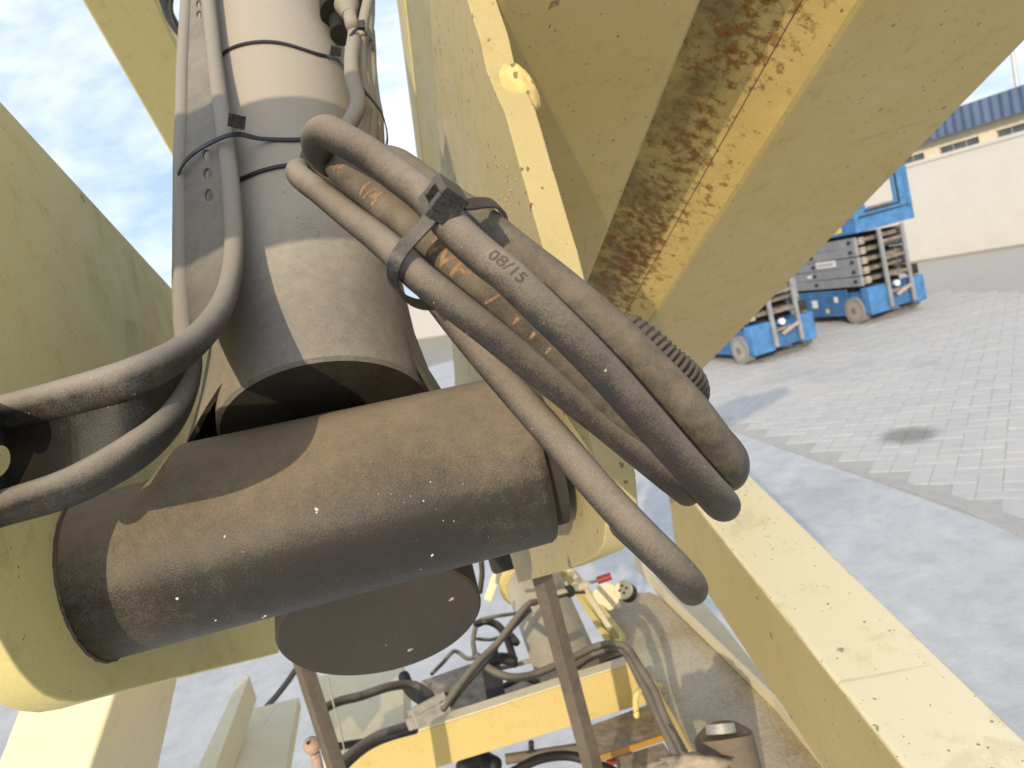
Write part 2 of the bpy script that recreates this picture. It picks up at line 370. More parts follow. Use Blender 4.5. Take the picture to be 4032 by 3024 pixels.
def ribbon(path, wdirs, w, th, bm=None):                     # flat strap with a fixed-ish width direction
    bm = bm or NB(); prev = None
    for i, p in enumerate(path):
        t = (path[min(i + 1, len(path) - 1)] - path[max(i - 1, 0)]).normalized()
        wd = wdirs[i] if isinstance(wdirs, list) else wdirs
        wd = (wd - t * wd.dot(t)).normalized(); nn = t.cross(wd)
        q = [bm.verts.new(p + wd * sx * w / 2 + nn * sy * th / 2) for sx, sy in ((-1, -1), (1, -1), (1, 1), (-1, 1))]
        if prev:
            for j in range(4): bm.faces.new((prev[j], prev[(j + 1) % 4], q[(j + 1) % 4], q[j]))
        else: bm.faces.new(q)
        prev = q
    bm.faces.new(prev[::-1]); return bm
def tiehead(c, e1, e2, e3, sx, sy, sz, bm=None):             # ratchet box with its open slot on the e3 side
    bm = NB(); t1, t2 = sx * .27, sy * .27
    cbox(c + e1 * (sx - t1) / 2, e1, t1, e2, sy, e3, sz, bm); cbox(c - e1 * (sx - t1) / 2, e1, t1, e2, sy, e3, sz, bm)
    cbox(c + e2 * (sy - t2) / 2, e1, sx - 2 * t1 + .0002, e2, t2, e3, sz * .985, bm); cbox(c - e2 * (sy - t2) / 2, e1, sx - 2 * t1 + .0002, e2, t2, e3, sz * .985, bm)
    cbox(c - e3 * sz * .42, e1, sx - 2 * t1 + .0002, e2, sy - 2 * t2 + .0002, e3, sz * .1, bm)
    return bm

# ================================================================== GROUND
def sheet(name, pts, z, m, kind='structure', label=None, depth=.0):
    bm = NB(); vs = [bm.verts.new((p[0], p[1], z)) for p in pts]; bm.faces.new(vs)
    o = finish(name, bm, m, None, smooth=False); tag(o, label, None, None, kind); return o
sheet('ground', [(-900, -900), (900, -900), (900, 900), (-900, 900)], -.06, M['earth'], label='pale dusty open ground reaching to the horizon')
B0 = H(2950, 1722); B1 = H(4032, 2106); bd = (B1 - B0).normalized(); bd.z = 0; bn = V((-bd.y, bd.x, 0))   # slab edge and its outward side
if bn.y < 0: bn = -bn
q0 = B0 - bd * 14; q1 = B1 + bd * 8
cs = NB(); add_prism(cs, [q0, q1, q1 - bn * 16, q0 - bn * 16], [v - V((0, 0, .12)) for v in (q0, q1, q1 - bn * 16, q0 - bn * 16)])
tag(finish('concrete_floor', cs, M['concrete'], None, smooth=False), 'pale grey smeared concrete floor under the yellow machine', kind='structure')
# worn mortar strip along the slab edge, widening to the right
s = NB()
sp_ = [H(3050, 1752), H(3400, 1870), H(3560, 1925), H(3800, 2010), H(4040, 2120), H(4300, 2230)]
wd_ = [.01, .03, .07, .10, .12, .13]
top = [(p - bn * .01 + V((0, 0, .002))) for p in sp_]; bot = [p + bn * w + V((0, 0, .002)) for p, w in zip(sp_, wd_)]
add_prism(s, top + bot[::-1], [v - V((0, 0, .05)) for v in top + bot[::-1]])
tag(finish('mortar_strip', s, M['mortar'], None, smooth=False), 'brown grey mortar strip between slab and pavers', kind='structure')

pave = empty('pavement', B0 + V((0, 0, -.05)), 'grey interlocking paver yard stretching to the blue lifts', None, None, 'structure')
o0 = B0 - bd * 20 + bn * .004; o1 = B1 + bd * 10 + bn * .004
bm = NB(); vs = [o0, o1, o1 + bn * 30, o0 + bn * 30]; bm.faces.new([bm.verts.new(v + V((0, 0, -.0032))) for v in vs])
finish('joint_bed', bm, M['joint'], pave, smooth=False)
def pix(w):
    v = w - EYEP; d = v.dot(Fv); return 2016 + FP * v.dot(Rv) / d, 1512 - FP * v.dot(Uv) / d, d
PW, PL, GAP = .105, .21, .005
cells = []
ang = atan2(bd.y, bd.x) + radians(45); hx = V((cos(ang), sin(ang), 0)); hy = V((-sin(ang), cos(ang), 0)); org = H(3500, 1700)
for i in range(-90, 90):
    for j in range(-60, 140):
        for kind in (0, 1):
            # herringbone tiling by unit PW: horizontal brick at (i+j.., ) and vertical brick
            gx = i * 1 + j * 0; gy = j
            k = (i - j) % 4
            if kind == 0 and k == 0: c = (i + 1.0, j + .5); size = (2, 1)
            elif kind == 1 and k == 3: c = (i + .5, j + 1.0); size = (1, 2)
            else: continue
            w = org + hx * c[0] * PW + hy * c[1] * PW
            if (w - B0).dot(bn) < .16: continue
            if w.y < .5: continue
            px, py, d = pix(w)
            if 2600 < px < 4250 and 1150 < py < 2350 and d < 9.5: cells.append((d, w, size))
cells.sort(key=lambda c: c[0])
def brickmesh(bm, sx, sy):
    a, b = sx * PW / 2 - GAP / 2, sy * PW / 2 - GAP / 2; c = .0025
    lo = [V((x, y, -.03)) for x, y in ((-a, -b), (a, -b), (a, b), (-a, b))]
    mi = [V((x, y, -c)) for x, y in ((-a, -b), (a, -b), (a, b), (-a, b))]
    hi = [V((x, y, 0)) for x, y in ((-a + c, -b + c), (a - c, -b + c), (a - c, b - c), (-a + c, b - c))]
    r = [[bm.verts.new(p) for p in q] for q in (lo, mi, hi)]
    for u, v in ((0, 1), (1, 2)):
        for i in range(4): bm.faces.new((r[u][i], r[u][(i + 1) % 4], r[v][(i + 1) % 4], r[v][i]))
    bm.faces.new(r[2]); return bm
shared = {}
for size in ((2, 1), (1, 2)):
    bm = brickmesh(NB(), *size); bmesh.ops.recalc_face_normals(bm, faces=bm.faces); me = bpy.data.meshes.new('paver'); bm.to_mesh(me); bm.free(); me.materials.append(M['paver']); shared[size] = me
for d, w, size in cells[:300]:
    o = bpy.data.objects.new('paver', shared[size]); link(o); o.parent = pave
    o.location = w - pave.location + V((0, 0, random.uniform(-.001, .0012)))
    o.rotation_euler = (random.gauss(0, .003), random.gauss(0, .003), ang + random.gauss(0, .008))
bm = NB()
for d, w, size in cells[300:]:
    t = NB(); brickmesh(t, *size); m_ = bpy.data.meshes.new('x'); t.to_mesh(m_); t.free()
    m_.transform(Matrix.Translation(w + V((0, 0, random.uniform(-.001, .0012)))) @ Matrix.Rotation(ang + random.gauss(0, .008), 4, 'Z') @ Matrix.Rotation(random.gauss(0, .003), 4, 'X'))
    bm.from_mesh(m_); bpy.data.meshes.remove(m_)
o = finish('far_pavers', bm, M['paver'], pave, smooth=False); o['kind'] = 'stuff'
bm = NB(); far = [o0 + bn * 5, o1 + bn * 5, o1 + bn * 45, o0 + bn * 45]
# beyond the laid pavers the yard reads as one dusty sheet
yz = [H(2300, 1560), H(4300, 1120), H(4300, 1120) + V((12, 14, 0)), H(2300, 1560) + V((-10, 22, 0))]

# ================================================================== BOUNDARY WALL AND BUILDING
wa = H(3600, 1028); wb = H(4032, 960); wd = (wb - wa).normalized(); wn_ = V((wd.y, -wd.x, 0))
if wn_.dot(V((0, -1, 0))) < 0: wn_ = -wn_
e = empty('boundary_wall', wa, 'long cream rendered boundary wall behind the blue lifts', 'wall')
a0 = wa - wd * 30; a1 = wb + wd * 7; up = V((0, 0, 1))
finish('wall_panel', box(a0 - up * .05, a1 - a0, -wn_ * .2, up * 1.83), M['wall'], e, False)
finish('coping', box(a0 + wn_ * .03 + up * 1.782, a1 - a0, -wn_ * .26, up * .07), M['wall'], e, False, bevel=.01)
bm = NB(); vs = [a0 + wn_ * .02, a1 + wn_ * .02, a1 + wn_ * .5, a0 + wn_ * .35]
add_prism(bm, vs, [v - up * .1 + V((0, 0, .0)) for v in vs])
for v in bm.verts: v.co.z += .006
tag(finish('wall_foot_dirt', bm, M['earth'], None, False), 'tan dirt strip banked against the foot of the boundary wall', kind='structure')

bo = wa - wn_ * 9.0
def BP(px, py, off=0.): return onplane(px, py, bo + wn_ * off, wn_)
eb = empty('warehouse', V((bo.x, bo.y, 0)), 'long cream warehouse with blue sheet roof behind the wall', 'building')
c0 = BP(3450, 628); c1 = BP(4032, 416); hh = (c0.z + c1.z) / 2
bw0 = bo - wd * 30; bw1 = c1 + wd * 9; bw0.z = bw1.z = 0
# wall with real openings: bands and piers between them
wins = []
for (xa, ya, yb, xb) in ((3560, 645, 668, 3645), (3697, 583, 613, 3862), (3920, 506, 542, 4100)):
    pa, pb = BP(xa, (ya + yb) / 2), BP(xb, (ya + yb) / 2)
    wins.append((pa.dot(wd), pb.dot(wd)))
step = wins[1][1] - wins[1][0]; pitch_ = wins[2][0] - wins[1][0]
base_s = wins[1][0]; zt = BP(3697, 582).z; zb = BP(3697, 617).z
s0, s1 = bw0.dot(wd), bw1.dot(wd)
def WP(s_, z): return bo + wd * (s_ - bo.dot(wd)) + V((0, 0, z - bo.z))
finish('wall', box(WP(s0, -.1), wd * (s1 - s0), -wn_ * .25, up * (zb + .1)), M['building'], eb, False)
finish('upper_wall', box(WP(s0, zt), wd * (s1 - s0), -wn_ * .25, up * (hh - zt)), M['building'], eb, False)
k0 = -6; cur = s0
for k in range(-8, 4):
    ws = base_s + k * pitch_
    if ws < s0 + .3 or ws + step > s1: continue
    finish('pier', box(WP(cur, zb), wd * (ws - cur), -wn_ * .25, up * (zt - zb)), M['building'], eb, False)
    f = finish('window', box(WP(ws, zb) - wn_ * .10, wd * step, -wn_ * .04, up * (zt - zb)), M['glass'], eb, False)
    finish('sill', box(WP(ws - .05, zb - .06) + wn_ * .05, wd * (step + .1), -wn_ * .06, up * .055), M['building'], f, False)
    for q in (1 / 3, 2 / 3): finish('mullion', box(WP(ws + step * q - .02, zb + .005) - wn_ * .06, wd * .04, -wn_ * .035, up * (zt - zb - .01)), M['steel_grey'], f, False)
    cur = ws + step
finish('pier', box(WP(cur, zb), wd * (s1 - cur), -wn_ * .25, up * (zt - zb)), M['building'], eb, False)
zr = BP(3738, 467, 0).z
bm = NB(); nrib = 150; ls = (s1 - s0 + 1) / nrib; prev = None
for i in range(nrib * 2 + 1):
    s_ = s0 - .5 + ls * i / 2; dz = .05 if (i % 2) else 0.
    a = WP(s_, hh - .05) + wn_ * (.45 + dz); b = WP(s_, hh + .62 + 0 * dz) + wn_ * (.45 - dz * 0)
    b = b + wn_ * dz; c = b - wn_ * 9 + V((0, 0, .05)); cur = [bm.verts.new(v) for v in (a, b, c)]
    if prev:
        bm.faces.new((prev[0], cur[0], cur[1], prev[1])); bm.faces.new((prev[1], cur[1], cur[2], prev[2]))
    prev = cur
finish('roof', bm, M['roof'], eb, False)
finish('back_wall', box(WP(s0, -.1) - wn_ * 9.9, wd * (s1 - s0), -wn_ * .25, up * (hh + .1)), M['building'], eb, False)
lp = V((P(4000, 300, 21.)[0], P(4000, 300, 21.)[1], 0))
el = empty('lamp_post', lp, 'thin pale lamp post rising behind the warehouse roof', 'lamp post')
finish('pole', cyl(lp, lp + up * 6.5, .07, .05, 12), M['pole'], el)
finish('arm', cyl(lp + up * 6.45, lp + up * 6.9 + wd * 1.0, .03, .03, 8), M['pole'], el)
finish('lamp_head', cbox(lp + up * 6.9 + wd * 1.15, wd, .5, wn_, .18, up, .08), M['pole'], el, False)

# ================================================================== BLUE SCISSOR LIFTS
lw = V((.978, .209, 0)).normalized(); ll = V((-lw.y, lw.x, 0))
def make_lift():
    X, Y, Z_ = V((1, 0, 0)), V((0, 1, 0)), V((0, 0, 1))
    r = empty('scissor_lift', (0, 0, 0), 'x', 'scissor lift', 'blue scissor lifts parked in the yard')
    def b(name, x, y, z, sx, sy, sz, m, par=r, bev=.006):
        return finish(name, box(V((x, y, z)), X * sx, Y * sy, Z_ * sz), m, par, False, bevel=bev, segs=1)
    W_, L_ = .80, 1.85
    ch = b('chassis', .03, .14, .12, .74, L_ - .28, .26, M['blue_shaded'])
    b('side_skirt', .0, .38, .10, .03, L_ - .7, .33, M['blue_shaded']); b('side_skirt', .77, .38, .10, .03, L_ - .7, .33, M['blue_shaded'])
    b('corner_block', .0, .0, .10, .27, .14, .33, M['blue'], bev=.012); b('corner_block', .60, .0, .10, .20, .14, .31, M['blue'], bev=.012)
    b('corner_block', .0, L_ - .14, .10, .22, .14, .33, M['blue']); b('corner_block', .58, L_ - .14, .10, .22, .14, .33, M['blue'])
    b('counterweight', .27, .03, .12, .33, .10, .18, M['blue_shaded'])
    for x, y in ((-.02, .27), (.71, .27), (-.02, L_ - .27), (.71, L_ - .27)):
        w = finish('wheel', cyl(V((x, y, .165)), V((x + .11, y, .165)), .165, n=28), M['tyre'], r, angle=35)
        sg = -1 if x < 0 else 1; xe = x if x < 0 else x + .11
        finish('rim', cyl(V((xe + sg * .004, y, .165)), V((xe - sg * .03, y, .165)), .115, .10, 24), M['rim'], w)
        finish('hub', cyl(V((xe + sg * .012, y, .165)), V((xe - sg * .02, y, .165)), .04, .05, 12), M['steel_dirty'], w)
    z = .455; n = 5; ph = .118
    for k in range(n):
        tilt = .012 if k % 2 else -.012
        for x in (.03, .70):
            a = box(V((x, .12, z + k * ph + .001 + tilt * .3)), X * .05, Y * (L_ - .26) + Z_ * -tilt * .6, Z_ * (ph - .005))
            ar = finish('stack_arm', a, M['steel_grey'], r, False, bevel=.004, segs=1)
            xx = x if x < .4 else x + .05; sg = -1 if x < .4 else 1
            for y in (.20, L_ / 2, L_ - .2):
                finish('pivot_pin', cyl(V((xx + sg * .02, y, z + k * ph + .06)), V((xx, y, z + k * ph + .06)), .022, n=10), M['dark'], ar)
        b('cross_tube', .085, .14, z + k * ph + .03, .61, .05, .05, M['steel_dirty']); 
        b('cross_tube', .085, .26, z + k * ph + .05, .61, .05, .04, M['dark'])
        b('end_clip', .09, .10, z + k * ph + .01, .07, .05, .085, M['rim'])
    b('inner_stack', .09, .34, .40, .60, L_ - .6, .62, M['dark'])
    # ladder at the end
    for x in (.24, .56): b('ladder_rail', x, -.05, .14, .045, .035, .93, M['steel_grey'], bev=.004)
    for zz in (.30, .50, .70, .90): b('ladder_rung', .285, -.045, zz, .275, .03, .04, M['steel_dirty'], bev=.004)
    finish('tow_bracket', cyl(V((.36, -.03, .26)), V((.55, -.06, .34)), .022, n=10), M['rim'], r)
    finish('coiled_lamp', cyl(V((.37, -.02, .40)), V((.37, -.06, .40)), .035, n=14), M['white'], r)
    b('valve_block', .66, .02, .43, .10, .10, .12, M['dark'])
    # platform and guard
    pf = b('platform', .0, .0, 1.085, .82, L_ + .02, .16, M['blue'])
    b('sticker', -.004, .25, 1.12, .004, .18, .07, M['ysticker'], pf, 0)
    b('deck', .03, .03, 1.25, .76, L_ - .04, .015, M['steel_grey'])
    for x in (.0, .76): b('guard_post', x, 0, 1.245, .06, .05, .80, M['blue'])
    for x in (.0, .77):
        for y in (.9, L_ - .03): b('guard_post', x, y, 1.245, .05, .05, .80, M['blue'])
        for zz in (1.62, 2.0): b('guard_rail', x + .005, .05, zz, .04, L_ - .08, .05, M['blue'])
    g = b('entry_gate', .06, .005, 1.26, .70, .04, .09, M['blue']); 
    for x, s_ in ((.06, .12), (.60, .16)): b('gate_stile', x, .005, 1.35, s_, .04, .50, M['blue'], g)
    b('gate_rail', .18, .005, 1.79, .42, .04, .06, M['blue'], g)
    b('gate_trim', .15, -.008, 1.30, .48, .012, .018, M['dark'], g, 0); b('gate_trim', .63, -.008, 1.30, .018, .012, .52, M['dark'], g, 0)
    b('gate_slot', .22, -.008, 1.325, .28, .012, .022, M['steel_dirty'], g, 0)
    b('top_rail', .0, .0, 2.0, .82, .05, .05, M['blue'])
    for (y, zz, sy, sz) in ((.95, .22, .10, .10), (1.2, .16, .10, .15), (.55, .28, .06, .07)):
        b('sticker', -.006, y, zz, .006, sy, sz, M['white'], r, 0)
    b('sticker', -.006, .75, .15, .006, .05, .05, M['ysticker'], r, 0)
    s_ = b('name_plate', .022, .50, .725, .007, .36, .08, M['white'], r, 0)
    for i in range(9): b('plate_mark', .018, .54 + i * .033, .752, .004, .02, .025, M['steel_grey'], s_, 0)
    b('sticker', .024, 1.0, .61, .006, .08, .04, M['white'], r, 0)
    return r
def kids(o): return [c for c in COL.objects if c.parent == o]
def copy_tree(o, parent=None):
    c = o.copy(); COL.objects.link(c)
    if parent: c.parent = parent
    for ch in kids(o): copy_tree(ch, c)
    return c
lift = make_lift()
rz = atan2(lw.y, lw.x)
l0 = H(3436, 1242, .1); l0.z = 0
lift2 = copy_tree(lift); lift3 = copy_tree(lift)
lift.location = l0; lift.rotation_euler.z = rz
lift['label'] = 'blue scissor lift nearest the wall, with grey stacked arms and yellow sticker'
p2 = H(2975, 1405, .1); p2.z = 0
lift2.location = p2; lift2.rotation_euler.z = rz
lift2['label'] = 'blue scissor lift half hidden behind the yellow arm, only wheel and end showing'
def drop(o):
    for c in kids(o): drop(c)
    bpy.data.objects.remove(o)
drop(lift3)

# ================================================================== MACHINE: LUG PLATES
def pl(pts, c, t, name, m, label, cat, extra=None, bevel=.0015, edge=None, group=None, n=NL):
    """steel plate whose seen face lies in the plane through c square to the lateral axis; t is its thickness vector"""
    poly = [onplane(x, y, c, n) for x, y in pts]
    e_ = empty(name, sum(poly, V()) / len(poly), label, cat, group)
    finish('plate_face', slab(poly, t), m, e_, True, bevel=bevel, segs=2, angle=25)
    return e_, poly
TL, TR = P(392, 2270, .458), P(2112, 1836, .495)            # cross tube axis ends
ax = (TR - TL).normalized()
leftp, _ = pl([(-500, -150), (0, 395), (700, 1160), (1000, 1560), (1100, 2570), (760, 2652), (440, 2733), (380, 2752), (300, 2765), (240, 2758), (180, 2738), (130, 2700), (75, 2640), (30, 2570), (0, 2518), (-60, 2380), (-130, 2200), (-300, 1800), (-700, 1000)],
          TL - ax * .0, -NL * .021, 'left_bracket_plate'.replace('left_', ''), M['paint_shade'], 'large olive steel bracket at left, holding the left end of the cross tube', 'bracket')
NR = cv(.965, .19, .175).normalized()
rightp, rp = pl([(1640, -420), (1690, 0), (1735, 640), (1775, 1310), (1800, 1600), (1990, 2120), (2040, 2295), (2220, 2247), (2340, 2195), (2375, 2150), (2385, 2050), (2370, 1900), (2330, 1750), (2250, 1480), (2205, 1250), (2150, 1019), (2127, 941), (2100, 846), (2072, 745), (2049, 666), (2017, 549), (1986, 439), (1947, 353), (1915, 274), (1890, 157), (1862, 70), (1840, 0), (1790, -250), (1740, -500)],
          P(2150, 1826, .497) + ax * .012, NL * .021, 'bracket_plate', M['paint_plate'], 'yellow steel bracket with scuffed edge, right of the cylinder behind the hose coil', 'bracket', n=NR)
# weld lump on its edge
def lump(c, ax_, r, m, parent, name, seed=0, sq=(1, 1, 1), detail=2, amp=.42):
    bm = NB(); bmesh.ops.create_icosphere(bm, subdivisions=detail, radius=1)
    rnd = random.Random(seed); a, b, d = basis(ax_)
    for v in bm.verts:
        k = 1 + amp * mnoise.fractal(v.co * 1.9 + V((seed * 7.1, 0, 0)), 1., 2., 4) ; q = v.co * k; v.co = c + (a * q.x * sq[0] + b * q.y * sq[1] + d * q.z * sq[2]) * r
    return finish(name, bm, m, parent, angle=0)
cR_ = P(2150, 1826, .497) + ax * .012
lump(onplane(1952, 350, cR_, NR) + NL * .0165 + Fv * .0085, cv(.7, -1, .3), .0125, M['paint_edge'], rightp, 'weld_lump', 3, (1.5, .85, .9), 4, .14)
bm = NB(); rnd = random.Random(11)
for i in range(70):
    x, y = rnd.gauss(1975, 45), rnd.gauss(800, 95)
    if x > 2010 + (y - 549) * .2: continue
    p = onplane(x, y, cR_, NR); q = bmesh.ops.create_icosphere(bm, subdivisions=1, radius=1)['verts']; r_ = rnd.uniform(.0004, .0016)
    for v in q: w = v.co * rnd.uniform(.6, 1.2); v.co = p + (NR * w.x * .6 + Uv * w.y + Fv * w.z) * r_
o = finish('plate_crumb', bm, M['dirtblob'], rightp, angle=0); o['kind'] = 'stuff'

# ================================================================== MACHINE: UPPER RIGHT ARM (two box beams with a recessed web)
dA = ray(1760, 2480).normalized(); O1 = P(3390, 0, .62)
mN = dA.cross(NL).normalized()
if mN.dot(Fv) < 0: mN = -mN
def lat(px, py):                                             # lateral offset of a pixel on the arm's lower face
    q = onplane(px, py, O1, mN) - O1; al = dA; nn = (NL - al * NL.dot(al)).normalized()
    return q.dot(nn), nn
nnA = lat(3390, 0)[1]
def strip(a, b, d0, d1, depth_a, depth_b, t0=-.35, t1=1.3):  # box beam between lateral offsets a..b, between depths
    o = O1 + nnA * a + mN * depth_a + dA * t0
    return box(o, nnA * (b - a), dA * (t1 - t0), mN * (depth_b - depth_a))
la, lb = lat(1960, 0)[0], lat(2772, 0)[0]; lc, ld = 0.0, lat(4032, 172)[0]
arm = empty('machine_arm', O1 + dA * .5, 'wide yellow arm crossing the upper right with a rust stained channel between two box beams', 'machine arm')
finish('box_beam', strip(la, lb, 0, 0, 0, .09), M['paint_arm'], arm, True, bevel=.007, segs=3)
finish('box_beam', strip(lc, ld, 0, 0, 0, .09), M['paint_arm'], arm, True, bevel=.007, segs=3)
wo = O1 - dA * .35; la_, lc_w = nnA * (lb - .001), nnA * (lc + .001); ln_ = dA * 1.65
wa_, wb_ = wo + la_ + mN * .12, wo + lc_w + mN * .004; th_ = mN * .006
w_ = finish('channel_web', add_prism(NB(), [wa_, wb_, wb_ + th_, wa_ + th_], [v + ln_ for v in (wa_, wb_, wb_ + th_, wa_ + th_)]), M['paint_rust'], arm, True)
w_['label'] = 'rust streaked web of the channel'
wc_ = wo + nnA * (lc - .034) + mN * .029
finish('seam', sweep([wc_ + dA * (1.65 * i / 20) for i in range(21)], .0006, 6), M['weld'], arm, angle=0)

# overhead cross member (out of frame, its shade falls across the barrel)
cmid = P(1150, 640, .566) + SUN * .62
cx1 = cmid + NL * .085; cx0 = cmid - NL * .55
al_ = SUN.cross(NL).normalized()
tag(finish('cross_member', box(cx0 - al_ * .082, cx1 - cx0, al_ * .164, SUN * .05), M['paint'], None, True, bevel=.004), 'yellow cross member of the machine overhead, above the frame', 'machine arm')

# ================================================================== MACHINE: LOWER RIGHT ARM, POSTS
def beam(name, A, Bq, m, label, bevel=.006, ext=(0, 0), cat='machine arm', group=None, seg=3):
    A = [P(*q) for q in A]; B = [P(*q) for q in Bq]
    A2 = [a + (a - b) * ext[0] for a, b in zip(A, B)]; B2 = [b + (b - a) * ext[1] for a, b in zip(A, B)]
    A2.append(A2[0] + A2[2] - A2[1]); B2.append(B2[0] + B2[2] - B2[1])
    o = finish(name, add_prism(NB(), A2, B2), m, None, True, bevel=bevel, segs=seg); tag(o, label, cat, group); return o
d3 = ray(1643, 610).normalized(); E3 = P(3562, 3024, .61); n3 = (NL - d3 * NL.dot(d3)).normalized(); m3 = n3.cross(d3).normalized()
if m3.z < 0: m3 = -m3
w3 = (onplane(4032, 2900, E3, m3) - E3).dot(n3); h3_ = -(onplane(3235, 3024, E3, n3) - E3).dot(m3)
o3 = E3 - d3 * .35
tag(finish('box_beam', box(o3, n3 * w3, d3 * .98, -m3 * h3_), M['paint_pale'], None, True, bevel=.0065, segs=3), 'thick pale yellow box beam running down to the lower right corner', 'machine arm')
beam('box_beam', [(75, 2778, .73), (447, 2750, .72), (700, 2680, .93)], [(-20, 3024, .73), (355, 3024, .72), (626, 3024, .93)], M['cream'],
     'cream box post at the lower left, under the olive bracket', ext=(.9, 1.5))
O2 = P(460, 0, 1.15)
def lat2(px, py): q = onplane(px, py, O2, mN) - O2; return q.dot(nnA)
l0_, l1_ = lat2(320, 0), lat2(618, 0)
o_ = O2 + nnA * l0_ - dA * .5
tag(finish('box_beam', box(o_, nnA * (l1_ - l0_), dA * 1.3, mN * .09), M['paint_shade'], None, True, bevel=.006, segs=3), 'olive box beam slanting down at the upper left against the sky', 'machine arm')
beam('box_beam', [(1562, 0, 1.10), (1594, 0, 1.0), (1800, -6, 1.32)], [(1642, 620, 1.10), (1666, 640, 1.0), (1870, 640, 1.32)], M['paint'],
     'upright yellow box post seen between the cable bundle and the right bracket', ext=(.8, .9))

# ================================================================== HYDRAULIC CYLINDER
T0 = P(1350, 2042, .482)
aB = ray(549, -2788).normalized(); aB = -aB if aB.dot(Uv) < 0 else aB
aB = (aB - ax * aB.dot(ax)).normalized()
bB = aB.cross(ax).normalized()
if bB.dot(Fv) < 0: bB = -bB                                  # back direction, away from the camera
cyl_e = empty('hydraulic_cylinder', T0, 'dusty grey hydraulic cylinder ending in a dark cross tube', 'hydraulic cylinder')
RB = .0765; B_0 = T0 + aB * .078
def barhit(px, py, off=0.0, R=None):                         # point on the barrel's surface seen at a pixel
    R = (R or RB) + off; k = ray(px, py); o = EYEP - B_0
    kp = k - aB * k.dot(aB); op = o - aB * o.dot(aB)
    A_, B_, C_ = kp.dot(kp), 2 * kp.dot(op), op.dot(op) - R * R; D_ = B_ * B_ - 4 * A_ * C_
    t = (-B_ - sqrt(D_)) / (2 * A_) if D_ > 0 else -B_ / (2 * A_)
    return EYEP + k * t
bm = NB(); n = 96; rings = []
for s_, r_ in ((0, RB - .0025), (.0025, RB), (.2, RB), (.5, RB), (.95, RB)):
    rings.append([bm.verts.new(B_0 + aB * s_ + (ax * cos(2 * pi * i / n) + bB * sin(2 * pi * i / n)) * r_) for i in range(n)])
for u in range(len(rings) - 1):
    for i in range(n): bm.faces.new((rings[u][i], rings[u][(i + 1) % n], rings[u + 1][(i + 1) % n], rings[u + 1][i]))
bm.faces.new(rings[-1])
finish('barrel', bm, M['barrel'], cyl_e, angle=30)
finish('barrel_end', cyl(B_0 + aB * .0002, B_0 + aB * .004, RB - .0028, n=96), M['barrel_end'], cyl_e, angle=30)
# cross tube with a welded saddle hump swelling toward the barrel
RT = .0528; bm = NB(); n = 128; nu = 96; Lt = (TR - TL).length; rings = []
upT = (Uv - ax * Uv.dot(ax)).normalized(); bkT = ax.cross(upT).normalized(); bkT = bkT if bkT.dot(Fv) > 0 else -bkT
def hump(u):                                                 # u = metres along the tube
    a, b = .068, .335
    if u < a - .028 or u > b + .075: return 0
    if u < a: q = (u - a + .028) / .028; return .0190 * q * q * (3 - 2 * q)
    if u < b: return .0190 - .0060 * (u - a) / (b - a)
    q = 1 - (u - b) / .075; return .013 * q * q * (3 - 2 * q)
for k in range(nu + 1):
    u = Lt * k / nu; c = TL + ax * u; h = hump(u); ring = []
    for i in range(n):
        th = 2 * pi * i / n; d = (th - radians(8) + pi) % (2 * pi) - pi
        r_ = RT + h * exp(-(d / .62) ** 2)
        if k == nu: r_ -= .002
        ring.append(bm.verts.new(c + (upT * cos(th) + bkT * sin(th)) * r_))
    rings.append(ring)
for u in range(nu):
    for i in range(n): bm.faces.new((rings[u][i], rings[u][(i + 1) % n], rings[u + 1][(i + 1) % n], rings[u + 1][i]))
bm.faces.new(rings[0]); bm.faces.new(rings[-1])
finish('cross_tube', bm, M['tube'], cyl_e, angle=40)
finish('bushing', cyl(TR - ax * .004, TR + ax * .011, .043, n=48), M['dark'], cyl_e)
# weld bead round the left end
bm = NB(); pts = [TL + ax * .0012 + (upT * cos(2 * pi * i / 90) + bkT * sin(2 * pi * i / 90)) * (RT + .0006 + .0003 * sin(i * 1.9)) for i in range(91)]
finish('weld_bead', sweep(pts, lambda i, f: .0009 + .0002 * sin(i * 2.7), 8, bm, False), M['weld'], cyl_e, angle=0)
# neck between barrel and tube, coloured dark for the shade there
def ring_at(s_, rl, rd, cl=0, cb=0, n=64, a0=0, a1=2 * pi):
    return [T0 + aB * s_ + ax * (cl + rl * cos(a0 + (a1 - a0) * i / n)) + bB * (cb + rd * sin(a0 + (a1 - a0) * i / n)) for i in range(n)]
bm = NB(); rs = [[bm.verts.new(p) for p in ring_at(*q)] for q in ((.080, .036, .034, 0, .02), (.06, .040, .036, 0, .02), (.02, .06, .04, 0, .01))]
for u in range(2):
    for i in range(64): bm.faces.new((rs[u][i], rs[u][(i + 1) % 64], rs[u + 1][(i + 1) % 64], rs[u + 1][i]))
bm.faces.new(rs[0]); bm.faces.new(rs[-1]); finish('neck', bm, M['dark'], cyl_e, angle=50)
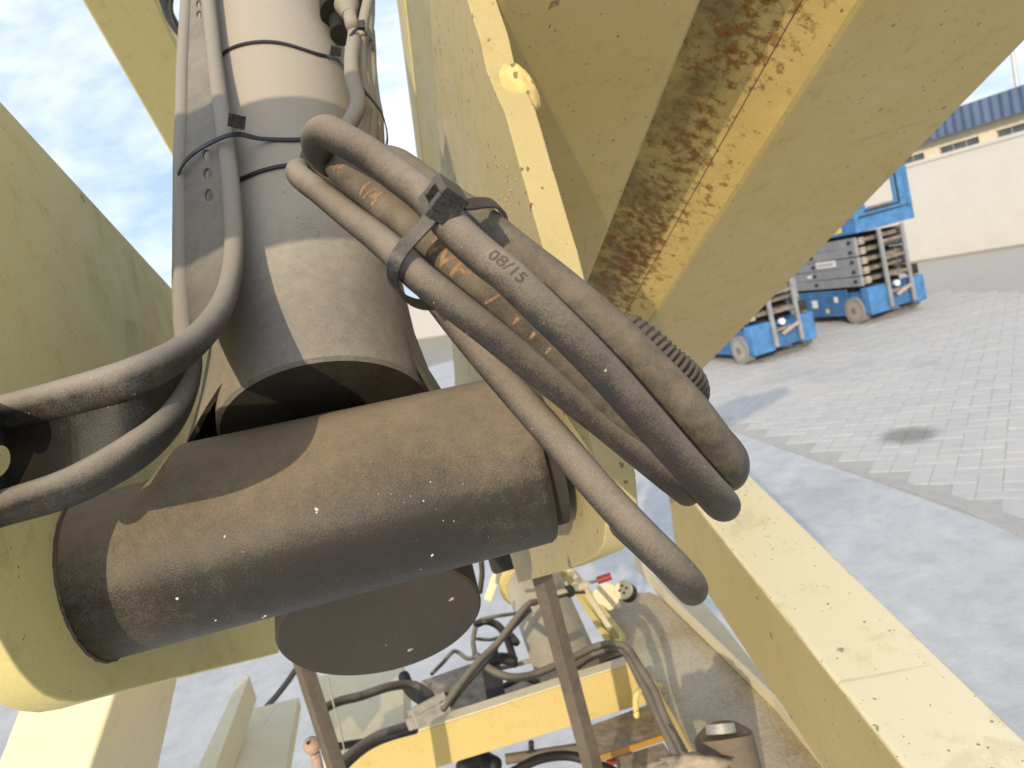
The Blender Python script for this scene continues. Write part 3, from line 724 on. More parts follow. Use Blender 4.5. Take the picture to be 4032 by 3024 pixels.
# flared saddle behind the barrel
bm = NB(); GP = ((.20, .0768, .0768, .0, .0), (.15, .0785, .0775, -.003, .002), (.10, .089, .079, -.008, .004), (.055, .106, .080, -.012, .006))
A0_, A1_ = -.45, pi + 1.0
def gus(k, i, kk=1.):
    s_, rl, rd, cl, cb = GP[k]; a_ = A0_ + (A1_ - A0_) * i / 39
    f = min(1, max(0, (a_ - pi + .25) / 1.15)); f = f * f * (3 - 2 * f)
    s2 = s_ + (.100 - .055) * f * k / 3; rl2 = rl + (.0752 - rl) * f; rd2 = rd + (.0752 - rd) * f; cl2 = cl * (1 - f); cb2 = cb * (1 - f)
    return T0 + aB * s2 + ax * (cl2 + rl2 * kk * cos(a_)) + bB * (cb2 + rd2 * kk * sin(a_))
ro = [[bm.verts.new(gus(k, i)) for i in range(40)] for k in range(4)]; ri = [[bm.verts.new(gus(k, i, .955)) for i in range(40)] for k in range(4)]
for u in range(3):
    for i in range(39): bm.faces.new((ro[u][i], ro[u][i + 1], ro[u + 1][i + 1], ro[u + 1][i]))
for v in [v for r_ in ri for v in r_]: bm.verts.remove(v)
finish('saddle_gusset', bm, M['barrel'], cyl_e, angle=50)
bm = NB(); ro = [[bm.verts.new(gus(k, i, .998)) for i in range(40)] for k in range(4)]; ri = [[bm.verts.new(gus(k, i, .955)) for i in range(40)] for k in range(4)]
for u in range(3):
    for i in range(39): bm.faces.new((ri[u][i], ri[u][i + 1], ri[u + 1][i + 1], ri[u + 1][i]))
for i in range(39): bm.faces.new((ro[3][i], ro[3][i + 1], ri[3][i + 1], ri[3][i]))
for u in range(3):
    for i in (0, 39): bm.faces.new((ro[u][i], ro[u + 1][i], ri[u + 1][i], ri[u][i]))
finish('gusset_shaded_inside', bm, M['barrel_end'], cyl_e, angle=50)  # inner faces coloured dark as the shade behind the barrel
# round base below and behind the tube
Cd = P(1505, 2462, .570); RD = .0815; aC = (aB * cos(radians(13)) + bB * sin(radians(13))).normalized(); bC = aC.cross(ax).normalized()
bm = NB(); n = 96; rings = []
for s_, r_ in ((0, RD - .002), (.002, RD), (.13, RD)):
    rings.append([bm.verts.new(Cd + aC * s_ + (ax * cos(2 * pi * i / n) + bC * sin(2 * pi * i / n)) * r_) for i in range(n)])
for u in range(2):
    for i in range(n): bm.faces.new((rings[u][i], rings[u][(i + 1) % n], rings[u + 1][(i + 1) % n], rings[u + 1][i]))
bm.faces.new(rings[0]); bm.faces.new(rings[-1]); finish('round_base', bm, M['disc'], cyl_e, angle=30)
# mud and paint flecks stuck on the tube and base
def tubehit(px, py, off=0.):
    k = ray(px, py); o = EYEP - TL; kp = k - ax * k.dot(ax); op = o - ax * o.dot(ax); R = RT + off
    A_, B_, C_ = kp.dot(kp), 2 * kp.dot(op), op.dot(op) - R * R; D_ = max(0, B_ * B_ - 4 * A_ * C_)
    return EYEP + k * ((-B_ - sqrt(D_)) / (2 * A_))
bm = NB(); rnd = random.Random(5)
def fleck(bm, c, nrm, r):
    a, b, d = basis(nrm); q = bmesh.ops.create_icosphere(bm, subdivisions=1, radius=1)['verts']
    sa, sb = rnd.uniform(.6, 1.5), rnd.uniform(.6, 1.2)
    for v in q:
        w = v.co * rnd.uniform(.75, 1.2); v.co = c + (a * w.x * .35 + b * w.y * sa + d * w.z * sb) * r
def at_tube(x, y, r, bm_):
    p = tubehit(x, y); nrm = p - TL; nrm = (nrm - ax * nrm.dot(ax)).normalized(); fleck(bm_, p, nrm, r)
for (x, y, r) in ((698, 2358, .0010), (849, 2443, .0009), (1045, 2425, .0014), (1035, 2432, .0010), (1702, 2187, .0013), (1247, 2005, .0014), (1247, 2018, .0010), (1668, 1972, .0009), (1340, 1862, .0016), (1348, 1868, .0012), (1695, 1898, .0007), (1132, 1886, .0009), (1060, 1958, .0009), (885, 2112, .0007), (1490, 1945, .0006), (1540, 1945, .0006)):
    at_tube(x, y, r, bm)
for i in range(14): at_tube(rnd.uniform(500, 2100), rnd.uniform(1900, 2250), rnd.uniform(.0002, .0005), bm)
o = finish('paint_fleck', bm, M['whiteblob'], cyl_e, angle=0); o['kind'] = 'stuff'
bm = NB()
for i in range(70):
    x = rnd.gauss(1588, 26); y = rnd.gauss(1735, 24); at_tube(x, y, rnd.uniform(.0005, .0014), bm)
for i in range(150):
    p = tubehit(min(2040, max(1790, rnd.gauss(1925, 55))), 1700); u_ = (p - TL).dot(ax); th = rnd.gauss(-.02, .16)
    nr_ = (upT * cos(th) + bkT * sin(th)); fleck(bm, TL + ax * u_ + nr_ * (RT + rnd.uniform(0, .0025)), nr_, rnd.uniform(.0006, .0020))
for (x, y, r) in ((760, 1815, .006), (790, 1800, .005), (740, 1825, .004), (940, 1820, .003), (965, 1808, .0026), (920, 1832, .0026)):
    at_tube(x, y, r, bm)
for c in list(bm.verts)[-6 * 12:]:
    pass
o = finish('dried_mud', bm, M['dirtblob'], cyl_e, angle=0); o['kind'] = 'stuff'
bm = NB()
for (x, y, r) in ((1780, 2358, .0024), (1772, 2364, .0015), (1612, 2560, .0020), (1622, 2556, .0014), (1520, 2540, .0010), (1560, 2500, .0005)):
    p = onplane(x, y, Cd, aC); fleck(bm, p, aC, r)
o = finish('base_fleck', bm, M['dirtblob'], cyl_e, angle=0); o['kind'] = 'stuff'
bm = NB()
for i in range(46):
    x, y = rnd.choice(((1130, 860), (1230, 880), (1110, 730), (1240, 1010), (1060, 800), (1150, 400), (1250, 900))); p = barhit(x + rnd.gauss(0, 30), y + rnd.gauss(0, 28)); nrm = p - B_0; nrm = (nrm - aB * nrm.dot(aB)).normalized(); fleck(bm, p, nrm, rnd.uniform(.0003, .0009))
o = finish('dust_crumb', bm, M['barrel'], cyl_e, angle=0); o['kind'] = 'stuff'

# ================================================================== PERFORATED TWIN HOSE AT THE LEFT
tw = empty('twin_hose', P(760, 1200, .45), 'black twin hose with perforated web, strapped left of the barrel and sweeping left', 'hose')
RR = [(800, -260, .76), (822, 0, .69), (848, 250, .63), (876, 460, .58), (898, 620, .548), (915, 800, .518), (922, 950, .495), (908, 1100, .462), (855, 1240, .420), (735, 1372, .370), (540, 1478, .330), (300, 1556, .330), (0, 1630, .350), (-300, 1700, .29)]
LL = [(742, -260, .78), (735, 0, .71), (722, 250, .65), (718, 460, .605), (712, 620, .58), (712, 800, .558), (712, 950, .535), (714, 1100, .51), (724, 1250, .475), (738, 1450, .412), (625, 1690, .343), (330, 1893, .328), (0, 2004, .346), (-260, 2075, .32)]
pr_ = smooth_path([P(*q) for q in RR], 12); plf = smooth_path([P(*q) for q in LL], 12)
finish('hose_tube', sweep(pr_, lambda i, f: .0066 + .0026 * min(1, max(0, (f - .55) / .25)), 20), M['twin'], tw, angle=0)
finish('hose_tube', sweep(plf, lambda i, f: .0060 + .0030 * min(1, max(0, (f - .5) / .3)), 20), M['twin'], tw, angle=0)
# web between, as a grid with elliptical holes cut out
NU, NV = len(pr_) * 7, 36
def webpt(u, v):
    f = u * (len(pr_) - 1); i = min(int(f), len(pr_) - 2); t = f - i
    a = pr_[i].lerp(pr_[i + 1], t); b = plf[i].lerp(plf[i + 1], t); return a.lerp(b, v)
def uv_of(px, py):
    best = None
    for i in range(0, 400):
        for j in range(0, 11):
            x, y, d = pix(webpt(i / 400, .1 + j * .08)); k = (x - px) ** 2 + (y - py) ** 2
            if best is None or k < best[0]: best = (k, i / 400, .1 + j * .08)
    return best[1], best[2]
arc = [0.]
for i in range(1, 401): arc.append(arc[-1] + (webpt(i / 400, .5) - webpt((i - 1) / 400, .5)).length)
def arclen(u): f = u * 400; i = min(int(f), 399); return arc[i] + (arc[i + 1] - arc[i]) * (f - i)
holes = []
for (x, y, hl, hv) in ((822, 612, .0070, .0056), (820, 690, .0070, .0056), (818, 772, .0072, .0056), (788, 20, .0075, .0045), (784, 62, .0075, .0045), (-14, 1815, .0080, .0078)):
    u, v = uv_of(x, y); holes.append((u, v, hl, hv))
def inv_arc(a_):
    lo_, hi_ = 0, 400
    for i in range(400):
        if arc[i + 1] >= a_: return (i + (a_ - arc[i]) / max(1e-9, arc[i + 1] - arc[i])) / 400
    return 1.
bm = NB(); prm = {}
G = []
for i in range(NU + 1):
    row = []
    for j in range(NV + 1):
        v = bm.verts.new(webpt(i / NU, j / NV)); row.append(v); prm[v] = (i / NU, j / NV)
    G.append(row)
cut = {}
for i in range(NU):
    for j in range(NV):
        u, v = (i + .5) / NU, (j + .5) / NV; inside = None
        for h_ in holes:
            hu, hv_, hl, hw = h_
            if abs(u - hu) > .2: continue
            w = (webpt(hu, 0) - webpt(hu, 1)).length
            if ((arclen(u) - arclen(hu)) / hl) ** 2 + (((v - hv_) * w) / hw) ** 2 < 1: inside = h_
        if inside is None: bm.faces.new((G[i][j], G[i + 1][j], G[i + 1][j + 1], G[i][j + 1]))
        else:
            for q in (G[i][j], G[i + 1][j], G[i + 1][j + 1], G[i][j + 1]): cut[q] = inside
for v, h_ in cut.items():
    if not v.is_valid: continue
    if v.link_faces:
        hu, hv_, hl, hw = h_; w = (webpt(hu, 0) - webpt(hu, 1)).length; u, vv = prm[v]
        a_ = (arclen(u) - arclen(hu)) / hl; b_ = (vv - hv_) * w / hw; k = 1 / max(.2, sqrt(a_ * a_ + b_ * b_))
        v.co = webpt(inv_arc(arclen(hu) + a_ * k * hl), hv_ + b_ * k * hw / w)
for v in list(bm.verts):
    if not v.link_faces: bm.verts.remove(v)
o = finish('hose_web', bm, M['web'], tw, angle=0)
so_ = o.modifiers.new('solid', 'SOLIDIFY'); so_.thickness = .0022; so_.offset = 0

# ================================================================== CABLES AT THE RIGHT OF THE BARREL
def c3(x, y, d): return (x / 3.318 + 1200, y / 3.318, d)
cabs = [
 ('thickest dusty cable of the bundle, nearest the barrel', [c3(560, 60, .70), c3(590, 200, .69), c3(620, 330, .68), c3(650, 420, .685), c3(640, 560, .66), c3(615, 700, .64), c3(610, 850, .625), c3(620, 1000, .61), c3(650, 1130, .60), c3(690, 1280, .59), c3(690, 1400, .58), c3(630, 1540, .57), c3(540, 1680, .56), c3(440, 1900, .555)], .0066),
 ('second cable of the bundle right of the barrel, crossing at the small tie', [c3(880, -120, .74), c3(830, 0, .71), c3(790, 170, .69), c3(760, 330, .68), c3(740, 520, .675), c3(730, 620, .67), c3(735, 800, .655), c3(745, 980, .64), c3(765, 1150, .63), c3(795, 1320, .62), c3(800, 1480, .61), c3(775, 1700, .60), c3(760, 1900, .59)], .0052),
 ('third cable of the bundle right of the barrel, with sky close behind', [c3(850, -60, .745), c3(845, 200, .73), c3(830, 380, .72), c3(820, 560, .715), c3(800, 720, .71), c3(805, 900, .70), c3(825, 1080, .69), c3(855, 1300, .67), c3(885, 1500, .66), c3(890, 1900, .65)], .0056),
 ('outermost pale cable of the bundle, against the sky', [c3(845, 400, .76), c3(862, 650, .755), c3(868, 850, .75), c3(885, 1050, .74), c3(915, 1300, .72), c3(950, 1500, .70), c3(970, 1900, .69)], .0058)]
for lb_, pts, r in cabs: hose('cable', pts, r, M['rubber_grey'], lb_, 'cables strapped beside the barrel', cat='cable', n=14)
gl = empty('cable_gland', P(1345, 60, .70), 'black cable gland with a grey cone at the top edge beside the barrel', 'cable gland')
finish('gland_body', cyl(P(1330, -160, .75), P(1348, 60, .72), .022, n=32), M['black'], gl)
finish('gland_skirt', cyl(P(1345, 40, .735), P(1348, 140, .715), .014, .012, 24), M['black'], gl)
finish('gland_cone', cyl(P(1366, 20, .70), P(1376, 62, .69), .0125, .007, 24), M['rubber_grey'], gl)

# ties round the barrel
def tie(name, label, pix_path, w=.0036, th=.0012, head=None, group='cable ties round the barrel', m='plastic_black', wdir=None, fmt='bar'):
    e_ = None; pts = []
    for q in pix_path:
        pts.append(barhit(q[0], q[1], .0016) if len(q) == 2 else P(*q))
    path = smooth_path(pts, 8)
    e_ = empty(name, path[0], label, 'cable tie', group)
    finish('strap', ribbon(path, wdir or aB, w, th), M[m], e_, True, angle=30)
    if head:
        hx_, hy_, off, e1, s_ = head
        c = barhit(hx_, hy_, off) if not isinstance(off, tuple) else P(hx_, hy_, off[0])
        e2 = aB; e3 = (-(c - EYEP)).normalized(); e1 = (e1 - e3 * e1.dot(e3)).normalized(); e2 = e3.cross(e1)
        up_ = e2 if e2.dot(Uv) > 0 else -e2
        bmh = tiehead(c, e1, e3, up_, s_[0], s_[2], s_[1])
        finish('head', bmh, M['plastic'], e_, True, bevel=.0004, segs=2, angle=30)
    return e_
tie('cable_tie', 'thin black tie round the upper barrel with its square head at the right edge', [(868, 225), (890, 200), (940, 178), (1000, 166), (1060, 164), (1120, 172), (1190, 192), (1250, 212), (1290, 222), (1330, 238, .668), (1365, 285, .628), (1400, 325, .606), (1440, 365, .598), (1475, 405, .60), (1505, 450, .61), (1522, 510, .63), (1524, 560, .66), (1510, 620, .70)], head=(1322, 202, .006, cv(1, -.25, 0), (.0105, .0085, .008)))
tie('cable_tie', 'black tie holding the twin hose to the barrel, square head on the hose', [(700, 1060, .56), (693, 900, .555), (692, 760, .565), (700, 690, .565), (725, 640, .560), (770, 598, .560), (830, 562, .547), (900, 533, .541), (950, 530, .546), (985, 538, .562), (1020, 545, .572), (1080, 549), (1150, 550), (1230, 548), (1330, 560)], w=.0040, head=(932, 478, (.545,), cv(1, -.25, 0), (.0125, .0100, .008)))
tie('cable_tie', 'lower thin black tie round the barrel, passing behind the hose coil', [(905, 720), (960, 700), (1020, 675), (1100, 655), (1180, 645), (1260, 645), (1350, 665)], w=.0036)
e_ = tie('cable_tie', 'tiny tie gathering the two cables at the top right of the barrel', [c3(600, 470, .655), c3(650, 405, .66), c3(710, 370, .662), c3(780, 400, .665), c3(840, 470, .69), c3(880, 540, .72), c3(888, 640, .75)], w=.0026, th=.0012)
finish('head', cbox(P(1423, 98, .655), cv(1, .1, 0).normalized(), .007, cv(0, 1, 0), .0075, Fv, .006), M['plastic'], e_, True, bevel=.001)

# ================================================================== HOSE COIL
G1 = 'coiled hydraulic hoses bound by the thick tie'
h1, p1 = hose('hydraulic_hose', [(1480, 745, .395), (1380, 670, .385), (1300, 640, .372), (1255, 590, .352), (1252, 540, .333), (1290, 520, .324), (1345, 547, .320), (1450, 607, .318), (1560, 688, .315), (1690, 790, .305), (1800, 915, .292), (1912, 1016, .286), (1997, 1082, .283), (2102, 1183, .282), (2240, 1318, .284), (2396, 1480, .289), (2532, 1634, .294), (2679, 1802, .303), (2782, 1916, .312), (2838, 1974, .322), (2850, 1990, .337), (2820, 1975, .352), (2700, 1840, .36)], .0076, M['rubber'],
     'front smooth hose of the coil, passing under the tie head', G1, n=24)
h2, p2p = hose('hydraulic_hose', [(1330, 760, .44), (1240, 700, .436), (1185, 668, .424), (1172, 682, .408), (1200, 712, .396), (1265, 760, .376), (1378, 851, .346), (1480, 931, .324), (1560, 1000, .306), (1640, 1080, .297), (1727, 1150, .295), (1820, 1224, .296), (1915, 1298, .299), (2016, 1380, .304), (2196, 1526, .313), (2370, 1665, .322), (2530, 1797, .330), (2650, 1895, .338), (2700, 1935, .350), (2690, 1930, .365), (2600, 1850, .37)], .0068, M['rubber'],
     'lower left smooth hose of the coil, its bend nearest the barrel', G1, n=24)
h3, p3 = hose('hydraulic_hose', [(1420, 600, .40), (1352, 622, .375), (1345, 665, .358), (1400, 708, .346), (1469, 768, .338), (1552, 841, .330), (1640, 910, .322), (1775, 1031, .312), (1870, 1118, .309), (1959, 1201, .308), (2060, 1292, .310), (2160, 1385, .313), (2350, 1570, .32), (2500, 1720, .33), (2650, 1880, .345)], .0078, M['fabric'],
     'woven hose with orange lettering in the middle of the coil', G1, n=24)
h4, p4 = hose('hydraulic_hose', [(1500, 720, .43), (1510, 650, .41), (1560, 655, .39), (1640, 712, .375), (1760, 800, .362), (1880, 875, .352), (2020, 990, .345), (2200, 1130, .338), (2400, 1300, .334), (2545, 1440, .334), (2690, 1590, .337), (2790, 1715, .342), (2850, 1805, .350), (2862, 1850, .365), (2820, 1850, .38)], .0100, M['fabric'],
     'thick woven hose along the upper right side of the coil', G1, n=24)
h4b, p4b = hose('hydraulic_hose', [(2000, 1080, .36), (2200, 1240, .353), (2400, 1420, .348), (2560, 1580, .347), (2700, 1735, .35), (2800, 1845, .358), (2870, 1868, .37), (2880, 1800, .39), (2800, 1700, .40)], .0088, M['rubber_clean'],
     'dark hose tucked behind the thick woven hose, its bend at the right end', G1, n=24)
h6, p6 = hose('hydraulic_hose', [(1600, 1010, .36), (1690, 1130, .355), (1790, 1260, .350), (1900, 1395, .343), (2050, 1570, .333), (2200, 1740, .323), (2330, 1893, .313), (2430, 2005, .307), (2535, 2115, .302), (2640, 2220, .301), (2705, 2290, .306), (2722, 2318, .318), (2700, 2300, .335), (2600, 2200, .35), (2450, 2060, .36)], .0074, M['rubber'],
     'lowest hose loop hanging out of the coil toward the lower right', G1, n=24)
# inner dark hose of the loop
hose('hydraulic_hose', [(1230, 620, .43), (1290, 690, .41), (1360, 740, .39), (1450, 830, .375), (1600, 960, .365), (1800, 1150, .36)], .0075, M['rubber_clean'], 'dark hose half hidden inside the upper left bend of the coil', G1)
# corrugated sleeve
path = smooth_path([P(*q) for q in [(2480, 1290, .41), (2560, 1350, .405), (2625, 1408, .402), (2680, 1455, .402), (2722, 1500, .406), (2735, 1550, .414), (2710, 1600, .425), (2640, 1600, .435)]], 24)
tag(finish('corrugated_sleeve', sweep(path, lambda i, f: .0082 + .0006 * sin(i * .85), 24), M['rubber_clean'], None, angle=0), 'ribbed plastic sleeve peeking out behind the coil at the right', 'sleeve')

# lettering wrapped on a hose
def letter(text, path, r, s_at, size, theta0, m, parent, lift_=.00015, flip=False, name='lettering', italic=0.):
    cu = bpy.data.curves.new('t', 'FONT'); cu.body = text; cu.size = size; cu.resolution_u = 3; cu.offset = size * .012
    ob = bpy.data.objects.new('t', cu); link(ob); dg = bpy.context.evaluated_depsgraph_get(); me = bpy.data.meshes.new_from_object(ob.evaluated_get(dg)); bpy.data.objects.remove(ob)
    bm = NB(); bm.from_mesh(me); bpy.data.meshes.remove(me)
    bmesh.ops.triangulate(bm, faces=bm.faces)
    for _ in range(3):
        es = [e_ for e_ in bm.edges if e_.calc_length() > size * .12]
        if es: bmesh.ops.subdivide_edges(bm, edges=es, cuts=1); bmesh.ops.triangulate(bm, faces=bm.faces)
    T, N = frames(path); acc = [0.]
    for i in range(1, len(path)): acc.append(acc[-1] + (path[i] - path[i - 1]).length)
    for v in bm.verts:
        s_ = s_at + v.co.x; i = 0
        while i < len(acc) - 2 and acc[i + 1] < s_: i += 1
        t = (s_ - acc[i]) / (acc[i + 1] - acc[i]); c = path[i].lerp(path[i + 1], t); tt = T[i].lerp(T[i + 1], t).normalized()
        view = (EYEP - c); nn = (view - tt * view.dot(tt)).normalized(); b = nn.cross(tt)
        if b.dot(Uv) < 0: b = -b
        th = theta0 + (v.co.y - size * .35) / r
        v.co = c + (nn * cos(th) + b * sin(th)) * (r + lift_)
    return finish(name, bm, m, parent, angle=0)
def s_of(path, px, py):
    best = (1e18, 0); acc = 0
    for i in range(1, len(path)):
        acc += (path[i] - path[i - 1]).length; x, y, d = pix(path[i]); k = (x - px) ** 2 + (y - py) ** 2
        if k < best[0]: best = (k, acc)
    return best[1]
letter('1/4', p3, .0078, s_of(p3, 1362, 674), .0080, .10, M['ink'], h3)
letter('1/4"', p3, .0078, s_of(p3, 1456, 758), .0112, .0, M['ink'], h3)
letter('WP', p3, .0078, s_of(p3, 1712, 975), .0150, .08, M['ink'], h3)
letter('/', p3, .0078, s_of(p3, 1930, 1178), .0105, .10, M['ink'], h3)
letter("'  '  '", p3, .0078, s_of(p3, 2020, 1258), .0125, -.35, M['ink'], h3)
letter('08/15', p1, .0076, s_of(p1, 1935, 1050), .0070, .42, M['rubber_clean'], h1, .00022)

# ================================================================== THICK CABLE TIE ON THE COIL
ct = empty('cable_tie', P(1727, 800, .295), 'thick dusty black cable tie cinched round the hose coil, its big square head on top', 'cable tie')
hd = cv(.66, -.74, -.12).normalized()                        # direction of the hoses here
sp = [(1785, 795, .2945), (1745, 815, .2895), (1705, 848, .2865), (1668, 890, .2865), (1625, 935, .2870), (1590, 975, .2865), (1562, 1020, .2862), (1548, 1068, .2880), (1552, 1118, .2930), (1580, 1160, .3010), (1625, 1190, .314), (1680, 1200, .330), (1740, 1185, .350), (1830, 1100, .375), (1920, 980, .38), (1975, 880, .370), (1978, 835, .352), (1945, 803, .338), (1900, 798, .325), (1855, 804, .312), (1815, 806, .302)]
path = smooth_path([P(*q) for q in sp], 7)
finish('strap', ribbon(path, hd, .0062, .0016), M['plastic'], ct, True, bevel=.0004, segs=2, angle=30)
# head
e1 = (P(1650, 900, .30) - P(1727, 800, .295)).normalized(); e3 = cv(-.60, .42, -.68).normalized(); e3 = (e3 - e1 * e3.dot(e1)).normalized(); e2 = e1.cross(e3)
hc = P(1745, 790, .2870)
hb = tiehead(hc, e1, e2, e3, .0142, .0136, .0125)
finish('head', hb, M['plastic'], ct, True, bevel=.0007, segs=2, angle=30)
finish('pawl', cbox(hc - e3 * .002 - e1 * .003, e1, .003, e2, .003, e3, .006), M['plastic_black'], ct, True, bevel=.0003)
finish('collar', cbox(hc + e1 * .0072 + e3 * -.001, e1, .004, e2, .0085, e3, .0045), M['plastic'], ct, True, bevel=.0009, segs=2)

# ================================================================== OTHER CABLES / TOP LEFT
hose('cable', [(600, -120, 1.0), (645, 0, 1.0), (672, 70, .99), (705, 120, .98), (760, 170, .98)], .0068, M['black'], 'black cable curving in at the top, left of the barrel', None, cat='cable')
hose('cable', [(690, -60, .92), (672, 20, .92), (690, 100, .92), (735, 160, .92)], .0030, M['black'], 'very thin black cable loop at the top, left of the barrel', None, cat='cable')

# ================================================================== CHASSIS BELOW
def HB(px, py, z): return H(px, py, z)
def lbox(name, pA, pB, w, h, m, parent=None, bevel=.004):    # box along the long axis: top-left edge from A (near) to B, width to the right, height down
    v = pB - pA
    return finish(name, box(pA, v, NL * w, V((0, 0, -h))), m, parent, True, bevel=bevel, segs=2)
# right longitudinal channel, dusty top
ch = empty('chassis_rail', HB(2600, 2600, .75), 'dirt covered flat top rail of the yellow chassis, running down right of centre', 'chassis rail')
zc = .75
q = [HB(2350, 2372, zc), HB(2472, 2335, zc), HB(2560, 2330, zc), HB(2590, 2345, zc), HB(3030, 2770, zc), HB(3290, 3060, zc), HB(3500, 3350, zc), HB(2960, 3350, zc), HB(2745, 2960, zc), HB(2560, 2660, zc), HB(2440, 2500, zc)]
finish('top_plate', slab(q, V((0, 0, -.008))), M['rail'], ch, True, bevel=.002)
q2 = [HB(2350, 2372, zc - .010), HB(2440, 2500, zc - .010), HB(2560, 2660, zc - .010), HB(2745, 2960, zc - .010), HB(2960, 3350, zc - .010)]
bm = NB(); prev = None
for a in q2:
    cur = [bm.verts.new(a + NL * .002), bm.verts.new(a + NL * .002 - V((0, 0, .12))), bm.verts.new(a + NL * .010 - V((0, 0, .12))), bm.verts.new(a + NL * .010)]
    if prev:
        for i in range(4): bm.faces.new((prev[i], cur[i], cur[(i + 1) % 4], prev[(i + 1) % 4]))
    else: bm.faces.new(cur)
    prev = cur
bm.faces.new(prev[::-1]); finish('side_flange', bm, M['paint'], ch, False)
# raised lip on the right
lipp = [HB(2495, 2196, zc + .01), HB(2560, 2262, zc + .01), HB(2620, 2345, zc + .01), HB(2800, 2520, zc + .01), HB(3055, 2770, zc + .01), HB(3320, 3090, zc + .01)]
bm = NB(); prev = None
for a in lipp:
    cur = [bm.verts.new(a + V((0, 0, .012)) - NL * .003), bm.verts.new(a - V((0, 0, .03)) - NL * .003), bm.verts.new(a - V((0, 0, .03)) + NL * .003), bm.verts.new(a + V((0, 0, .012)) + NL * .003)]
    if prev:
        for i in range(4): bm.faces.new((prev[i], cur[i], cur[(i + 1) % 4], prev[(i + 1) % 4]))
    else: bm.faces.new(cur)
    prev = cur
bm.faces.new(prev[::-1]); finish('side_lip', bm, M['cream'], ch, False)
# speckled pale deck plate beyond
q = [HB(2570, 2262, .70), HB(2700, 2290, .70), HB(2860, 2470, .70), HB(3120, 2800, .70), HB(3000, 2800, .70), HB(2700, 2440, .70)]
tag(finish('deck_plate', slab(q, V((0, 0, -.01))), M['cream'], None, True, bevel=.002), 'narrow pale speckled deck plate between the dirty rail and the pale box beam', 'deck plate')
# cross bar
a = HB(1200, 3020, .74); b = HB(2474, 2618, .78); a = P(1330, 2984, 1.20); b = P(2474, 2618, 1.32)
dn = (P(2546, 2768, 1.32) - b)
cb = empty('cross_bar', (a + b) / 2 - V((0, 0, .08)), 'bright yellow cross bar spanning the lower centre, crossed by the steel rods', 'chassis bar')
finish('bar_face', add_prism(NB(), [a, b, b + dn, P(1440, 3110, 1.20)], [a + LO * .008, b + LO * .008, b + dn + LO * .008, P(1440, 3110, 1.20) + LO * .008]), M['paint'], cb, True, bevel=.001)
tp = [a, b, b + LO * .025 + V((0, 0, .001)), a + LO * .025 + V((0, 0, .001))]
finish('top_flange', slab([v + V((0, 0, .0035)) for v in tp], V((0, 0, -.003))), M['cream'], cb, True, bevel=.001)
hk = [P(2600, 2700, 1.25), P(2570, 2705, 1.24), P(2530, 2712, 1.22), P(2508, 2730, 1.21), P(2502, 2760, 1.21), P(2506, 2818, 1.21)]
finish('hook', sweep(smooth_path(hk, 6), .0052, 10), M['paint_edge'], cb, angle=0)
# tray under the bar at the right
q = [P(2290, 2868, 1.27), P(2555, 2772, 1.34), P(2618, 2888, 1.24), P(2320, 2986, 1.17)]
tr = empty('tray', q[3], 'small dusty brown tray with an orange lip below the cross bar', 'tray')
finish('tray_floor', slab(q, V((0, 0, -.008))), M['battery'], tr, True, bevel=.001)
finish('tray_lip', add_prism(NB(), [q[3] + V((0, 0, .001)), q[2] + V((0, 0, .001)), q[2] - V((0, 0, .010)), q[3] - V((0, 0, .010))], [v - LO * .004 for v in (q[3] + V((0, 0, .001)), q[2] + V((0, 0, .001)), q[2] - V((0, 0, .010)), q[3] - V((0, 0, .010)))]), M['orange'], tr, False)
# cream pipe (lower cylinder) lying lengthwise
pp0 = P(2100, 2290, 1.66); pp1 = P(2262, 2700, 1.42)
pc = empty('drive_cylinder', pp1, 'cream dusty cylinder lying lengthwise behind the right steel rod', 'cylinder')
finish('pipe', cyl(pp0, pp1, .066, n=40), M['cream_dirty'], pc)
finish('yellow_collar', cyl(pp0 - (pp1 - pp0) * .22, pp0 + (pp1 - pp0) * .01, .080, n=40), M['paint_edge'], pc)
# yellow web wall right of pipe
wq = [P(2150, 2180, 1.75), P(2240, 2240, 1.70), P(2440, 2505, 1.45), P(2475, 2640, 1.42), P(2385, 2530, 1.46), P(2255, 2330, 1.62)]
tag(finish('web_plate', slab(wq, NL * .012), M['paint_shade'], None, True, bevel=.001), 'olive yellow upright web plate between cylinder and dirty rail', 'plate')
# flange plate top pale edge
tag(finish('flat_bar', sweep(smooth_path([P(2222, 2222, 1.6), P(2290, 2300, 1.52), P(2350, 2390, 1.45), P(2400, 2470, 1.40)], 4), .006, 6), M['cream'], None, False), 'pale narrow bar edge above the web plate', 'bar')
# steel rods, upright
def rod(px0, py0, px1, py1, D, w, label, extra=.5):
    a = P(px0, py0, D); b = V((a.x, a.y, a.z)); c = P(px1, py1, D)
    v = (c - a); d = V((0, 0, -1)) if True else v.normalized()
    l = abs(c.z - a.z) + extra
    u = (NL * .8 + LO * .6).normalized(); n_ = V((0, 0, 1)).cross(u)
    u1 = V((u.x, u.y, 0)).normalized(); n1_ = V((-u1.y, u1.x, 0))
    o = finish('steel_rod', cbox(a + V((0, 0, .10 - (l + .1) / 2)), u1, w, n1_, w, V((0, 0, 1)), l + .1), M['rod'], None, True, bevel=.0015)
    return tag(o, label, 'rod', 'square steel rods hanging under the cylinder')
rod(1215, 2680, 1290, 3024, .93, .019, 'left square steel rod, coming down from behind the round base', .3)
rod(2140, 2290, 2310, 3024, .98, .021, 'right square steel rod, crossing the cream cylinder and cross bar', .3)
